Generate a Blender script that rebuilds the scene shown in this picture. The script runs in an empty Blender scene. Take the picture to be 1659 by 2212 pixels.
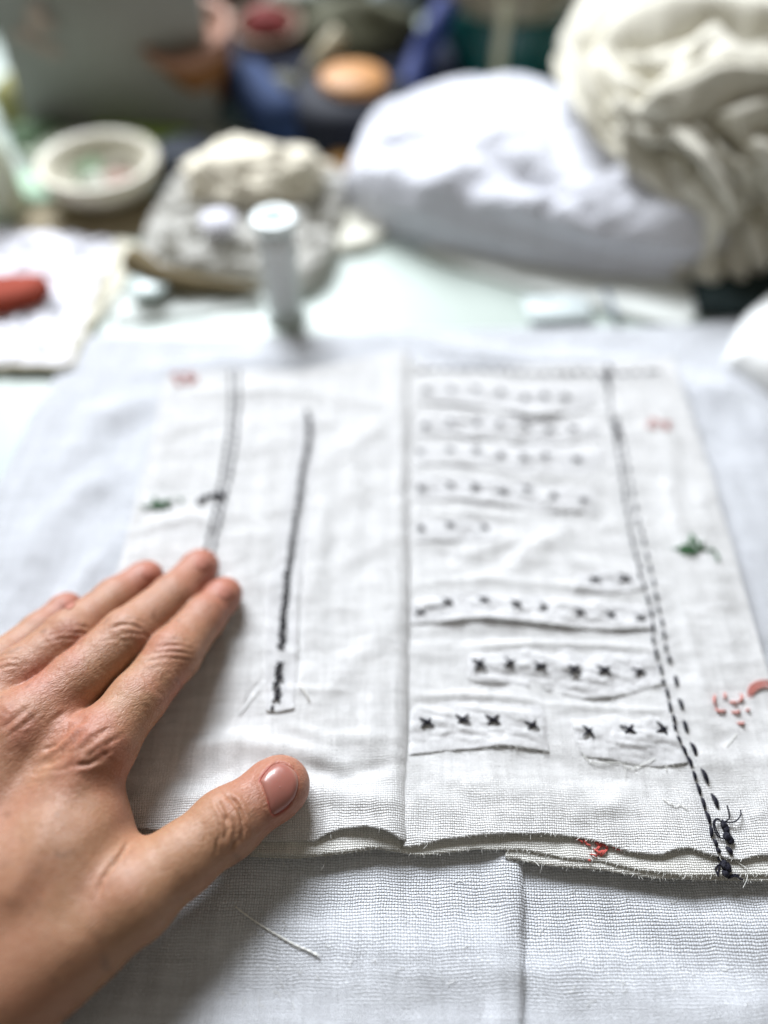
import bpy, math, random
import numpy as np
from mathutils import Vector, Matrix

random.seed(7); RNG = np.random.default_rng(11)
SC = bpy.context.scene
COL = SC.collection
CM = 0.01                      # all shapes below are written in centimetres
# ------------------------------------------------------------------ camera
FPX, CAMH, PITCH = 1671.0, 24.0, math.radians(52.8)
cam_data = bpy.data.cameras.new('camera'); cam = bpy.data.objects.new('camera', cam_data); COL.objects.link(cam)
cam.location = (0, 0, CAMH*CM); cam.rotation_euler = (math.radians(90)-PITCH, 0, 0)
cam_data.sensor_fit = 'VERTICAL'; cam_data.sensor_height = 24; cam_data.lens = 24*FPX/2212.0
cam_data.clip_start = 0.01; cam_data.clip_end = 50
cam_data.dof.use_dof = True; cam_data.dof.focus_distance = 22.6*CM; cam_data.dof.aperture_fstop = 1.4
SC.camera = cam
# ------------------------------------------------------------------ light
world = bpy.data.worlds.new("World"); SC.world = world; world.use_nodes = True
bg = world.node_tree.nodes['Background']; bg.inputs[0].default_value = (1.0, 0.93, 0.80, 1); bg.inputs[1].default_value = 0.16
def area(name, loc, target, sx, sy, power, col):
    l = bpy.data.lights.new(name, 'AREA'); l.shape = 'RECTANGLE'; l.size = sx; l.size_y = sy; l.energy = power; l.color = col
    o = bpy.data.objects.new(name, l); COL.objects.link(o); o.location = loc
    o.rotation_euler = (Vector(target)-Vector(loc)).to_track_quat('-Z', 'Y').to_euler(); return o
area('window_light', (-0.50, 1.50, 1.2), (0, 0.2, 0), 0.95, 0.75, 72.0, (0.90, 0.94, 1.0))
SC.view_settings.view_transform = 'Standard'; SC.view_settings.look = 'None'
SC.view_settings.exposure = 0.36; SC.view_settings.gamma = 1
SC.cycles.use_denoising = True; SC.cycles.max_bounces = 6
SC.cycles.use_adaptive_sampling = False

# ------------------------------------------------------------------ helpers
def P(u, v, z=0.0):
    """point at height z (cm) that stands where the reference shows it"""
    x = (u-829.5)/FPX; y = -(v-1106)/FPX
    d = np.array([x, math.cos(PITCH)+y*math.sin(PITCH), -math.sin(PITCH)+y*math.cos(PITCH)])
    return np.array([0, 0, CAMH]) + (z-CAMH)/d[2]*d
def PP(pts, z=0.0): return np.array([P(a[0], a[1], a[2] if len(a) > 2 else z) for a in pts])
def proj(X):
    """cm -> reference sheet coordinates, used to carve details where they belong"""
    q = X-np.array([0, 0, CAMH]); c, s = math.cos(PITCH), math.sin(PITCH)
    dep = q[:, 1]*c-q[:, 2]*s; up = q[:, 1]*s+q[:, 2]*c
    return np.stack([829.5+FPX*q[:, 0]/dep, 1106-FPX*up/dep], 1)
def Kp(pts): return [(1261+.24*x, 1393.6+.24*y) for x, y in pts]
def Cp(x, y): return (x*.49, 1128+y*.49)

def _h3(i, j, k, s):
    n = (i.astype(np.int64)*374761393 + j.astype(np.int64)*668265263 + k.astype(np.int64)*2147483647 + s*1274126177) & 0xffffffff
    n = ((n ^ (n >> 13))*1274126177) & 0xffffffff
    n = n ^ (n >> 16)
    return (n & 0xffff)/32767.5-1.0
def vnoise(x, y, z=None, s=0):
    x = np.asarray(x, float); y = np.asarray(y, float); z = np.zeros_like(x) if z is None else np.asarray(z, float)
    xi, yi, zi = np.floor(x), np.floor(y), np.floor(z); fx, fy, fz = x-xi, y-yi, z-zi
    fx, fy, fz = [f*f*f*(f*(f*6-15)+10) for f in (fx, fy, fz)]
    r = 0
    for a in (0, 1):
        for b in (0, 1):
            for c in (0, 1):
                w = (fx if a else 1-fx)*(fy if b else 1-fy)*(fz if c else 1-fz)
                r = r + w*_h3(xi+a, yi+b, zi+c, s)
    return r
def fbm(x, y, z=None, s=0, o=3):
    r = 0; a = 1.0; f = 1.0
    for i in range(o):
        r = r + a*vnoise(np.asarray(x)*f+i*7.3, np.asarray(y)*f-i*3.1, None if z is None else np.asarray(z)*f, s+i); a *= .5; f *= 2.03
    return r
def seg_dist(X, Y, pts):
    """distance to a polyline and the share of its length there"""
    pts = np.asarray(pts, float)[:, :2]; best = np.full(np.shape(X), 1e9); par = np.zeros(np.shape(X)); side = np.zeros(np.shape(X))
    L = np.r_[0, np.cumsum(np.linalg.norm(np.diff(pts, axis=0), axis=1))]
    for i in range(len(pts)-1):
        a, b = pts[i], pts[i+1]; d = b-a; l2 = max(d@d, 1e-9)
        t = np.clip(((X-a[0])*d[0]+(Y-a[1])*d[1])/l2, 0, 1)
        q = np.hypot(X-a[0]-t*d[0], Y-a[1]-t*d[1]); m = q < best
        best = np.where(m, q, best); par = np.where(m, (L[i]+t*math.sqrt(l2))/max(L[-1], 1e-9), par)
        side = np.where(m, np.sign((X-a[0])*d[1]-(Y-a[1])*d[0]), side)
    return best, par, side
def ridge(X, Y, pts, w, a, fade=True):
    d, t, _ = seg_dist(X, Y, pts)
    return a*np.exp(-(d/w)**2)*(np.clip(4*t*(1-t)+.25, 0, 1) if fade else 1)
def sstep(a, b, x):
    t = np.clip((np.asarray(x)-a)/(b-a), 0, 1); return t*t*(3-2*t)
def resample(pts, n):
    pts = np.asarray(pts, float); L = np.r_[0, np.cumsum(np.linalg.norm(np.diff(pts, axis=0), axis=1))]
    t = np.linspace(0, L[-1], n); return np.stack([np.interp(t, L, pts[:, k]) for k in range(pts.shape[1])], 1)
def smooth_line(pts, n):
    """Catmull-Rom through pts"""
    p = np.asarray(pts, float); p = np.vstack([2*p[0]-p[1], p, 2*p[-1]-p[-2]]); out = []
    for i in range(1, len(p)-2):
        for t in np.linspace(0, 1, 12, endpoint=False):
            out.append(.5*((2*p[i])+(-p[i-1]+p[i+1])*t+(2*p[i-1]-5*p[i]+4*p[i+1]-p[i+2])*t*t+(-p[i-1]+3*p[i]-3*p[i+1]+p[i+2])*t**3))
    out.append(p[-2]); return resample(out, n)

def mk_mesh(name, V, F, mat=None, uv=None, col=None, smooth=True):
    me = bpy.data.meshes.new(name); V = np.asarray(V, float)*CM
    me.from_pydata(V.tolist(), [], [tuple(int(i) for i in f) for f in F] if not isinstance(F, np.ndarray) else F.tolist())
    if mat: me.materials.append(mat)
    if smooth: me.polygons.foreach_set('use_smooth', [True]*len(me.polygons))
    li = np.empty(len(me.loops), int); me.loops.foreach_get('vertex_index', li)
    if uv is not None:
        l = me.uv_layers.new(name='weave'); l.data.foreach_set('uv', np.asarray(uv, float)[li].ravel())
    if col is not None:
        a = me.color_attributes.new('tint', 'FLOAT_COLOR', 'POINT'); a.data.foreach_set('color', np.c_[col, np.ones(len(col))].ravel())
    me.update(); return me
def obj(name, me, parent=None, loc=(0, 0, 0)):
    o = bpy.data.objects.new(name, me); COL.objects.link(o); o.location = Vector(loc)*CM
    if parent: o.parent = parent
    return o
def tag(o, label=None, cat=None, group=None, kind=None):
    if label: o['label'] = label
    if cat: o['category'] = cat
    if group: o['group'] = group
    if kind: o['kind'] = kind
    return o
def thing(name, label, cat, loc=(0, 0, 0), group=None):
    return tag(obj(name, None, None, loc), label, cat, group)

class MB:
    """collects pieces into one mesh"""
    def __init__(s): s.V = []; s.F = []; s.n = 0
    def add(s, V, F): s.V.append(np.asarray(V, float)); s.F += [tuple(i+s.n for i in f) for f in F]; s.n += len(V); return s
    def tube(s, pts, r, k=6, cap=True):
        pts = np.asarray(pts, float); n = len(pts); r = np.broadcast_to(np.asarray(r, float), (n,))
        T = np.gradient(pts, axis=0); T /= np.linalg.norm(T, axis=1)[:, None]+1e-9
        up = np.array([0, 0, 1.]) if abs(T[0][2]) < .9 else np.array([1., 0, 0]); V = []
        for i in range(n):
            a = np.cross(T[i], up); a /= np.linalg.norm(a)+1e-9; b = np.cross(a, T[i]); up = b
            for j in range(k):
                w = 2*math.pi*j/k; V.append(pts[i]+r[i]*(a*math.cos(w)+b*math.sin(w)))
        F = [(i*k+j, i*k+(j+1) % k, (i+1)*k+(j+1) % k, (i+1)*k+j) for i in range(n-1) for j in range(k)]
        if cap: F += [tuple(range(k))[::-1], tuple((n-1)*k+j for j in range(k))]
        return s.add(V, F)
    def lathe(s, prof, c=(0, 0, 0), k=32, M=None):
        V = [(r*math.cos(2*math.pi*j/k), r*math.sin(2*math.pi*j/k), z) for r, z in prof for j in range(k)]
        V = np.array(V); V = V if M is None else V@np.array(M).T
        F = [(i*k+j, i*k+(j+1) % k, (i+1)*k+(j+1) % k, (i+1)*k+j) for i in range(len(prof)-1) for j in range(k)]
        if prof[0][0] > 1e-3: F.append(tuple(range(k))[::-1])
        if prof[-1][0] > 1e-3: F.append(tuple((len(prof)-1)*k+j for j in range(k)))
        return s.add(V+np.array(c), F)
    def box(s, c, d, rz=0, rx=0, bev=.12):
        x, y, z = [q/2 for q in d]; b = min(bev, x*.6, y*.6, z*.6); V = []
        bm_pts = []
        for sz, ins in ((-z, b), (-z+b, 0), (z-b, 0), (z, b)):
            for px, py in ((-x+ins, -y+ins), (x-ins, -y+ins), (x-ins, y-ins), (-x+ins, y-ins)): bm_pts.append((px, py, sz))
        V = np.array(bm_pts); R = Matrix.Rotation(rz, 3, 'Z') @ Matrix.Rotation(rx, 3, 'X')
        V = V@np.array(R).T+np.array(c)
        F = [(i*4+j, i*4+(j+1) % 4, (i+1)*4+(j+1) % 4, (i+1)*4+j) for i in range(3) for j in range(4)]+[(3, 2, 1, 0), (12, 13, 14, 15)]
        return s.add(V, F)
    def ball(s, c, r, k=14, amp=0, sd=0, f=1.5):
        V = []; r = np.broadcast_to(np.asarray(r, float), (3,))
        for i in range(k+1):
            th = math.pi*i/k
            for j in range(2*k): ph = math.pi*j/k; V.append((math.sin(th)*math.cos(ph), math.sin(th)*math.sin(ph), math.cos(th)))
        V = np.array(V)
        if amp: V = V*(1+amp*fbm(V[:, 0]*f+sd, V[:, 1]*f, V[:, 2]*f, sd, 2))[:, None]
        F = [(i*2*k+j, (i+1)*2*k+j, (i+1)*2*k+(j+1) % (2*k), i*2*k+(j+1) % (2*k)) for i in range(k) for j in range(2*k)]
        return s.add(V*r+np.array(c), F)
    def build(s, name, mat, parent=None, loc=(0, 0, 0), rel=None, smooth=True):
        V = np.vstack(s.V); V = V-np.asarray(rel, float) if rel is not None else V
        return obj(name, mk_mesh(name, V, s.F, mat, smooth=smooth), parent, loc)

# ------------------------------------------------------------------ materials
def new_mat(name):
    m = bpy.data.materials.new(name); m.use_nodes = True; nt = m.node_tree; return m, nt, nt.nodes['Principled BSDF']
def N(nt, t, **k):
    n = nt.nodes.new(t)
    for a, b in k.items(): setattr(n, a, b)
    return n
def mth(nt, op, a, b=None, c=None, clamp=False):
    n = N(nt, 'ShaderNodeMath', operation=op, use_clamp=clamp)
    for i, v in enumerate((a, b, c)):
        if v is None: continue
        if isinstance(v, (int, float)): n.inputs[i].default_value = v
        else: nt.links.new(v, n.inputs[i])
    return n.outputs[0]
def mixc(nt, f, a, b):
    n = N(nt, 'ShaderNodeMix', data_type='RGBA')
    for s_, v in ((n.inputs[0], f), (n.inputs[6], a), (n.inputs[7], b)):
        if isinstance(v, (int, float)): s_.default_value = v
        elif isinstance(v, tuple): s_.default_value = (*v, 1)
        else: nt.links.new(v, s_)
    return n.outputs[2]
def noise_tex(nt, vec, scale, detail=3, rough=.5):
    n = N(nt, 'ShaderNodeTexNoise'); n.inputs['Scale'].default_value = scale; n.inputs['Detail'].default_value = detail; n.inputs['Roughness'].default_value = rough
    if vec is not None: nt.links.new(vec, n.inputs['Vector'])
    return n.outputs['Fac']
def simple(name, col, rough=.6, var=.15, scale=60, metal=0, bump=.0, spec=.3):
    """plain material with noise in its colour and relief; scale per metre"""
    m, nt, b = new_mat(name); tc = N(nt, 'ShaderNodeTexCoord').outputs['Object']
    f = noise_tex(nt, tc, scale, 5)
    c = mixc(nt, f, tuple(x*(1-var) for x in col), tuple(min(1, x*(1+var)) for x in col)); nt.links.new(c, b.inputs['Base Color'])
    b.inputs['Roughness'].default_value = rough; b.inputs['Metallic'].default_value = metal; b.inputs['Specular IOR Level'].default_value = spec
    if bump:
        bp = N(nt, 'ShaderNodeBump'); bp.inputs['Strength'].default_value = bump; bp.inputs['Distance'].default_value = .002
        nt.links.new(noise_tex(nt, tc, scale*4, 6), bp.inputs['Height']); nt.links.new(bp.outputs[0], b.inputs['Normal'])
    return m
def weave(name, col, pitch=.066, hole=.35, slub=.10, bump=.9, hole_col=(.16, .15, .11), tint=(0.80, 0.78, 0.70), holew=.30, blot=.35):
    """plain woven linen: the uv map is in centimetres along weft and warp"""
    m, nt, b = new_mat(name); L = nt.links
    uv = N(nt, 'ShaderNodeUVMap', uv_map='weave').outputs[0]
    # wander of the threads
    nz = N(nt, 'ShaderNodeTexNoise'); nz.inputs['Scale'].default_value = .9; nz.inputs['Detail'].default_value = 3; L.new(uv, nz.inputs['Vector'])
    sub = N(nt, 'ShaderNodeVectorMath', operation='SUBTRACT'); L.new(nz.outputs['Color'], sub.inputs[0]); sub.inputs[1].default_value = (.5, .5, .5)
    sc = N(nt, 'ShaderNodeVectorMath', operation='MULTIPLY_ADD'); L.new(sub.outputs[0], sc.inputs[0]); sc.inputs[1].default_value = (.22, .22, 0); L.new(uv, sc.inputs[2])
    nz2 = N(nt, 'ShaderNodeTexNoise'); nz2.inputs['Scale'].default_value = 9; nz2.inputs['Detail'].default_value = 2; L.new(uv, nz2.inputs['Vector'])
    sub2 = N(nt, 'ShaderNodeVectorMath', operation='SUBTRACT'); L.new(nz2.outputs['Color'], sub2.inputs[0]); sub2.inputs[1].default_value = (.5, .5, .5)
    sc2 = N(nt, 'ShaderNodeVectorMath', operation='MULTIPLY_ADD'); L.new(sub2.outputs[0], sc2.inputs[0]); sc2.inputs[1].default_value = (.040, .040, 0); L.new(sc.outputs[0], sc2.inputs[2])
    s3 = N(nt, 'ShaderNodeVectorMath', operation='SCALE'); L.new(sc2.outputs[0], s3.inputs[0]); s3.inputs['Scale'].default_value = 1/pitch
    xy = N(nt, 'ShaderNodeSeparateXYZ'); L.new(s3.outputs[0], xy.inputs[0]); x, y = xy.outputs[0], xy.outputs[1]
    sx = mth(nt, 'ABSOLUTE', mth(nt, 'SINE', mth(nt, 'MULTIPLY', x, math.pi))); sy = mth(nt, 'ABSOLUTE', mth(nt, 'SINE', mth(nt, 'MULTIPLY', y, math.pi)))
    fx, fy = mth(nt, 'FLOOR', x), mth(nt, 'FLOOR', y)
    par = mth(nt, 'MODULO', mth(nt, 'ABSOLUTE', mth(nt, 'ADD', fx, fy)), 2)
    ev = mth(nt, 'MULTIPLY', mth(nt, 'POWER', sx, .9), mth(nt, 'POWER', sy, .35)); od = mth(nt, 'MULTIPLY', mth(nt, 'POWER', sx, .35), mth(nt, 'POWER', sy, .9))
    h = mth(nt, 'ADD', mth(nt, 'MULTIPLY', ev, par), mth(nt, 'MULTIPLY', od, mth(nt, 'SUBTRACT', 1, par)))
    # thick and thin threads, each keeping its own width for a while
    def slubs(i, along):
        cb = N(nt, 'ShaderNodeCombineXYZ'); L.new(mth(nt, 'MULTIPLY', i, 1.7), cb.inputs[0]); L.new(mth(nt, 'MULTIPLY', along, .045), cb.inputs[1])
        return noise_tex(nt, cb.outputs[0], 1.0, 2)
    sa, sb = slubs(fx, y), slubs(fy, x)
    cb2 = N(nt, 'ShaderNodeCombineXYZ'); L.new(fy, cb2.inputs[1]); L.new(fx, cb2.inputs[0])
    sv = mth(nt, 'ADD', mth(nt, 'MULTIPLY', sa, par), mth(nt, 'MULTIPLY', sb, mth(nt, 'SUBTRACT', 1, par)))
    hh = mth(nt, 'ADD', h, mth(nt, 'MULTIPLY', mth(nt, 'SUBTRACT', sv, .5), 1.1))
    mr = N(nt, 'ShaderNodeMapRange', interpolation_type='SMOOTHSTEP'); L.new(hh, mr.inputs[0]); mr.inputs[1].default_value = 0.05; mr.inputs[2].default_value = holew+.2
    big = noise_tex(nt, uv, .55, 4)
    c0 = mixc(nt, mth(nt, 'MULTIPLY', big, blot), col, tint)
    lo = tuple(c*(1-slub) for c in (1, 1, 1)); c1n = N(nt, 'ShaderNodeMix', data_type='RGBA', blend_type='MULTIPLY'); c1n.inputs[0].default_value = 1
    L.new(c0, c1n.inputs[6]); L.new(mixc(nt, sv, lo, (1+slub, 1+slub, 1+slub)), c1n.inputs[7])
    f = mth(nt, 'ADD', 1-hole, mth(nt, 'MULTIPLY', mr.outputs[0], hole))
    # broad bands where thicker yarn was woven in, across and along
    def band(u_, v_):
        cb = N(nt, 'ShaderNodeCombineXYZ'); L.new(mth(nt, 'MULTIPLY', u_, .16), cb.inputs[0]); L.new(mth(nt, 'MULTIPLY', v_, .006), cb.inputs[1]); return noise_tex(nt, cb.outputs[0], 1.0, 4, .7)
    bd = mth(nt, 'MULTIPLY', mth(nt, 'ADD', band(y, x), band(x, y)), .5); c2n = N(nt, 'ShaderNodeMix', data_type='RGBA', blend_type='MULTIPLY'); c2n.inputs[0].default_value = 1
    mb_ = N(nt, 'ShaderNodeMapRange'); L.new(bd, mb_.inputs[0]); mb_.inputs[1].default_value = .38; mb_.inputs[2].default_value = .62; mb_.inputs[3].default_value = .88; mb_.inputs[4].default_value = 1.07
    cg = N(nt, 'ShaderNodeCombineXYZ'); [L.new(mb_.outputs[0], cg.inputs[k]) for k in range(3)]; L.new(c1n.outputs[2], c2n.inputs[6]); L.new(cg.outputs[0], c2n.inputs[7])
    L.new(mixc(nt, f, hole_col, c2n.outputs[2]), b.inputs['Base Color'])  # shade in the gaps between threads is put into the colour
    bp = N(nt, 'ShaderNodeBump'); bp.inputs['Strength'].default_value = bump; bp.inputs['Distance'].default_value = pitch*.5*CM
    L.new(hh, bp.inputs['Height'])
    fuzz = noise_tex(nt, uv, 1.6/pitch, 3, .7)
    bp2 = N(nt, 'ShaderNodeBump'); bp2.inputs['Strength'].default_value = .35; bp2.inputs['Distance'].default_value = .00012; L.new(fuzz, bp2.inputs['Height']); L.new(bp.outputs[0], bp2.inputs['Normal'])
    L.new(bp2.outputs[0], b.inputs['Normal'])
    b.inputs['Roughness'].default_value = .8; b.inputs['Specular IOR Level'].default_value = .25
    b.inputs['Sheen Weight'].default_value = .15
    tr = N(nt, 'ShaderNodeBsdfTranslucent'); tr.inputs[0].default_value = (*[min(1, c*1.05) for c in col], 1); L.new(bp2.outputs[0], tr.inputs[1])
    mx = N(nt, 'ShaderNodeMixShader'); mx.inputs[0].default_value = .34 if name == 'muslin' else .20; L.new(b.outputs[0], mx.inputs[1]); L.new(tr.outputs[0], mx.inputs[2]); L.new(mx.outputs[0], nt.nodes['Material Output'].inputs[0])
    return m
M_linen = weave('linen_weave', (.95, .95, .95), .070, .44, .20, tint=(.90, .89, .86), holew=.10)
M_under = weave('linen_undersheet', (.91, .90, .86), .070, .42, .10, tint=(.88, .87, .79), holew=.12)
M_base = weave('base_linen', (.86, .88, .93), .080, .50, .16, .9, tint=(.80, .84, .86), holew=.14)
M_muslin = weave('muslin', (.86, .86, .87), .040, .22, .06, .6, blot=.2)
M_far = weave('soft_linen', (.82, .83, .87), .08, .15, .06, .4, tint=(.78, .79, .82))
M_swatch = weave('beige_linen', (.80, .79, .74), .10, .25, .12, tint=(.72, .70, .62))
def thread_mat(name, col, rough=.55):
    m, nt, b = new_mat(name); tc = N(nt, 'ShaderNodeTexCoord').outputs['Object']
    w = N(nt, 'ShaderNodeTexWave', bands_direction='DIAGONAL'); w.inputs['Scale'].default_value = 1800; w.inputs['Distortion'].default_value = 2; nt.links.new(tc, w.inputs[0])
    nt.links.new(mixc(nt, w.outputs['Fac'], tuple(c*.6 for c in col), tuple(min(1, c*1.2) for c in col)), b.inputs['Base Color'])
    bp = N(nt, 'ShaderNodeBump'); bp.inputs['Strength'].default_value = .5; bp.inputs['Distance'].default_value = .0002; nt.links.new(w.outputs['Fac'], bp.inputs['Height']); nt.links.new(bp.outputs[0], b.inputs['Normal'])
    b.inputs['Roughness'].default_value = rough; b.inputs['Specular IOR Level'].default_value = .25; return m
M_black = thread_mat('black_thread', (.012, .012, .022)); M_red = thread_mat('coral_thread', (.66, .24, .20)); M_deepred = thread_mat('red_thread', (.60, .12, .10))
M_green = thread_mat('green_thread', (.05, .16, .06)); M_white = simple('white_thread', (.82, .82, .78), .7, .05, 400)

def uvrot(V, a=0.0, k=1.0):
    c, s = math.cos(a), math.sin(a); return np.stack([V[:, 0]*c-V[:, 1]*s, V[:, 0]*s+V[:, 1]*c], 1)*k
def coons(bottom, top, left, right, nu, nv, wob=0, sd=0):
    B, T, L, R = resample(bottom, nu), resample(top, nu), resample(left, nv), resample(right, nv)
    u = np.linspace(0, 1, nu)[None, :, None]; v = np.linspace(0, 1, nv)[:, None, None]
    S = (1-v)*B[None]+v*T[None]+(1-u)*L[:, None]+u*R[:, None]
    S = S-((1-u)*(1-v)*B[0]+u*(1-v)*B[-1]+(1-u)*v*T[0]+u*v*T[-1]); return S
def grid_faces(nu, nv):
    i = np.arange(nv-1)[:, None]*nu+np.arange(nu-1)[None]; i = i.ravel(); return np.stack([i, i+1, i+nu+1, i+nu], 1)
def cloth(name, S, zf, mat, parent=None, thick=.04, ang=0.0, rel=(0, 0, 0), sf=None):
    nv, nu = S.shape[:2]; V = S.reshape(-1, 3).copy()
    U, W = np.meshgrid(np.linspace(0, 1, nu), np.linspace(0, 1, nv)); U, W = U.ravel(), W.ravel()
    V[:, 2] = zf(V[:, 0], V[:, 1], U, W); uv = uvrot(V, ang)
    if sf is not None: V = sf(V, U, W)
    o = obj(name, mk_mesh(name, V-np.array(rel), grid_faces(nu, nv), mat, uv=uv), parent)
    md = o.modifiers.new('thickness', 'SOLIDIFY'); md.thickness = thick*CM; md.offset = -1
    return o, V.reshape(nv, nu, 3)
def fringe(name, lines, parent, mat=M_white, n_cm=11, ln=(.06, .22), r=.008, zoff=0, rel=(0, 0, 0), long=.04, seed=0):
    """loose thread ends along frayed edges; lines run left to right, ends point to the viewer"""
    rg = random.Random(seed); mb = MB()
    for E in lines:
        E = np.asarray(E); Ls = np.linalg.norm(np.diff(E[:, :2], axis=0), axis=1).sum(); n = int(Ls*n_cm); Q = resample(E, max(n, 3)); T = np.gradient(Q, axis=0)
        for q, t in zip(Q, T):
            t = t/(np.linalg.norm(t)+1e-9); out = np.array([t[1], -t[0], 0.]); l = rg.uniform(*ln)
            if rg.random() < long: l *= rg.uniform(2, 5)
            a = rg.gauss(0, .35); d = out*math.cos(a)+t*math.sin(a); c = rg.gauss(0, .25)
            p0 = q-out*.05+np.array([0, 0, -.01+zoff]); pts = [p0, p0+d*l*.5+np.array([0, 0, rg.uniform(-.03, .05)]), p0+d*l+t*c*l+np.array([0, 0, -rg.uniform(0, .5)*l])]
            mb.tube(smooth_line(pts, 5), rg.uniform(.6, 1.1)*r, 3, False)
    o = mb.build(name, mat, parent, rel=rel); o['kind'] = 'stuff'; return o
def mound(name, base, top_z, mat, z0=-1.2, nr=26, na=120, p=2.5, disp=None, parent=None, centre=None, uvk=1.0, flat=.0):
    """soft heap: base outline in world cm, height function top_z(x, y, s), superelliptic sides"""
    B = smooth_line(np.vstack([base, base[:1]]), na+1)[:-1]; B = B[:, :2]; c = B.mean(0) if centre is None else np.asarray(centre)[:2]
    V = []; S_ = []
    for i in range(nr+1):
        s = i/nr; a = s*math.pi/2; rr = math.cos(a)**(2/p); hz = math.sin(a)**(2/p)
        q = c+(B-c)*max(rr, 1e-4); z = z0+(top_z(q[:, 0], q[:, 1])-z0)*hz; V.append(np.c_[q, z]); S_.append(np.full(na, s))
    V = np.vstack(V); S_ = np.concatenate(S_)
    if disp is not None: V = disp(V, S_)
    F = [(i*na+j, i*na+(j+1) % na, (i+1)*na+(j+1) % na, (i+1)*na+j) for i in range(nr) for j in range(na)]
    return obj(name, mk_mesh(name, V, F, mat, uv=uvrot(V, .1, uvk)), parent)
def disp_noise(amp, f, sd=0, zonly=False, ridged=False):
    def d(V, S_):
        n = fbm(V[:, 0]*f, V[:, 1]*f, V[:, 2]*f, sd, 4)
        if ridged: n = 1-2*np.abs(n)
        m = np.clip(S_*6, 0, 1)*amp; V = V.copy(); V[:, 2] += n*m
        if not zonly: V[:, 1] -= fbm(V[:, 0]*f, V[:, 2]*f*1.3, V[:, 1]*f, sd+5, 3)*m*.8
        return V
    return d
TZ = -1.2
# ------------------------------------------------------------------ table, wall
def gridplane(name, x0, x1, y0, y1, z, mat, nx=2, ny=2):
    X, Y = np.meshgrid(np.linspace(x0, x1, nx), np.linspace(y0, y1, ny)); V = np.c_[X.ravel(), Y.ravel(), np.full(X.size, z)]
    return V, grid_faces(nx, ny)
M_table = simple('white_laminate', (.385, .44, .40), .42, .03, 14, spec=.45)
M_wall = simple('dim_wall', (.10, .085, .06), .8, .5, 12)
mb = MB(); mb.box((0, 23, TZ-1.5), (150, 92, 3), bev=.3); tag(mb.build('table', M_table), 'white laminate worktable under all the cloth and sewing clutter', 'table')
mb = MB(); mb.box((0, 84, -32), (300, 6, 96), bev=.5); tag(mb.build('wall', M_wall), kind='structure')
mb = MB(); mb.box((0, 20, -79), (400, 300, 2), bev=.1); tag(mb.build('floor', simple('floor_wood', (.16, .11, .07), .6, .4, 9)), kind='structure')

# ------------------------------------------------------------------ base cloth
FOLD = PP([(1108, 1790), (1126, 1850), (1131, 1950), (1130, 2100), (1128, 2330)], -.5)
def base_z(X, Y, *a):
    z = -.95+.07*fbm(X*.35, Y*.35, s=3)+.02*fbm(X*1.3, Y*.9, s=5)
    d, t, s = seg_dist(X, Y, FOLD); fx = np.interp(Y, FOLD[::-1, 1], FOLD[::-1, 0]); dx = X-fx
    front = sstep(9.5, 7.5, Y)
    lip = np.where(dx < 0, .42*(1-sstep(-3, -.9, dx)*.0)+.10*np.exp(-((dx+.5)/.45)**2), 0)
    st = np.where(dx < -.12, 1, np.sqrt(np.clip(1-((dx+.12)/.13)**2, 0, 1)))*(dx < .01)
    z = z+sstep(11, 8, Y)*.26+front*((.22+.14*np.exp(-((dx+.5)/.5)**2))*st)
    z = z+front*(.06*np.sin(Y*2.6+X*.25+1.5*fbm(X*.2, Y*.3, s=9))*sstep(5.5, 3.5, Y))
    # rumples at the far edge and at the left
    z = z+ridge(X, Y, PP([(250, 775), (560, 745), (900, 790)]), .7, .22)+ridge(X, Y, PP([(120, 1000), (200, 870), (330, 830)]), .9, .30)
    z = z+ridge(X, Y, PP([(20, 1250), (110, 1080), (260, 960)]), .8, .28)+ridge(X, Y, PP([(60, 1420), (160, 1230), (240, 1130)]), .6, .22)
    z = z+ridge(X, Y, PP([(900, 700), (1100, 745), (1430, 760)]), .6, .28)
    z = z+ridge(X, Y, PP([(1520, 790), (1600, 840), (1720, 960)]), .7, .65)+ridge(X, Y, PP([(1560, 1000), (1640, 1200), (1700, 1500)]), 1.1, .35)
    return z
S = coons(PP([(-420, 2700), (400, 2720), (1130, 2720), (2100, 2700)], -.9), PP([(178, 722), (500, 728), (900, 712), (1250, 706), (1500, 700), (1700, 660), (1980, 640)], -.9),
          PP([(-420, 2700), (-330, 1800), (-60, 1160), (62, 900), (178, 722)], -.9), PP([(2100, 2700), (2150, 1500), (1980, 640)], -.9), 330, 340)
# a vertex column follows the front fold so that its edge stays crisp
base_o, BASE = cloth('linen_cloth', S, base_z, M_base, thick=.07)
tag(base_o, 'large bluish white linen cloth spread under the hand and the stitched book', 'cloth')

# ------------------------------------------------------------------ stitched fabric book
book = thing('fabric_book', 'open handmade book of white linen pages with black cross stitches lying under the hand', 'fabric book', (0, 0, -.9))
BR = (0, 0, -.9)
SPX = [(885, 770), (885, 1000), (884, 1300), (882, 1600), (876, 1830)]
RB = [(872, 1829), (905, 1826), (960, 1814), (1030, 1806), (1110, 1800), (1180, 1801), (1240, 1806), (1280, 1812), (1320, 1826), (1355, 1837), (1395, 1844), (1430, 1846), (1460, 1834), (1490, 1831), (1530, 1843), (1570, 1852), (1605, 1856), (1640, 1846), (1700, 1846)]
rr_ = [PP(l) for l in ([(900, 1650), (1000, 1690), (1100, 1680)], [(1050, 1740), (1150, 1700), (1300, 1720), (1400, 1700)], [(1180, 1650), (1300, 1680), (1440, 1690)], [(1540, 1560), (1590, 1700), (1640, 1800)],
       [(1500, 1000), (1530, 1200), (1590, 1400)], [(1430, 850), (1460, 1050), (1500, 1250)], [(1100, 1240), (1150, 1180), (1230, 1140)], [(960, 1230), (1060, 1180), (1130, 1150)])]
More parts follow.
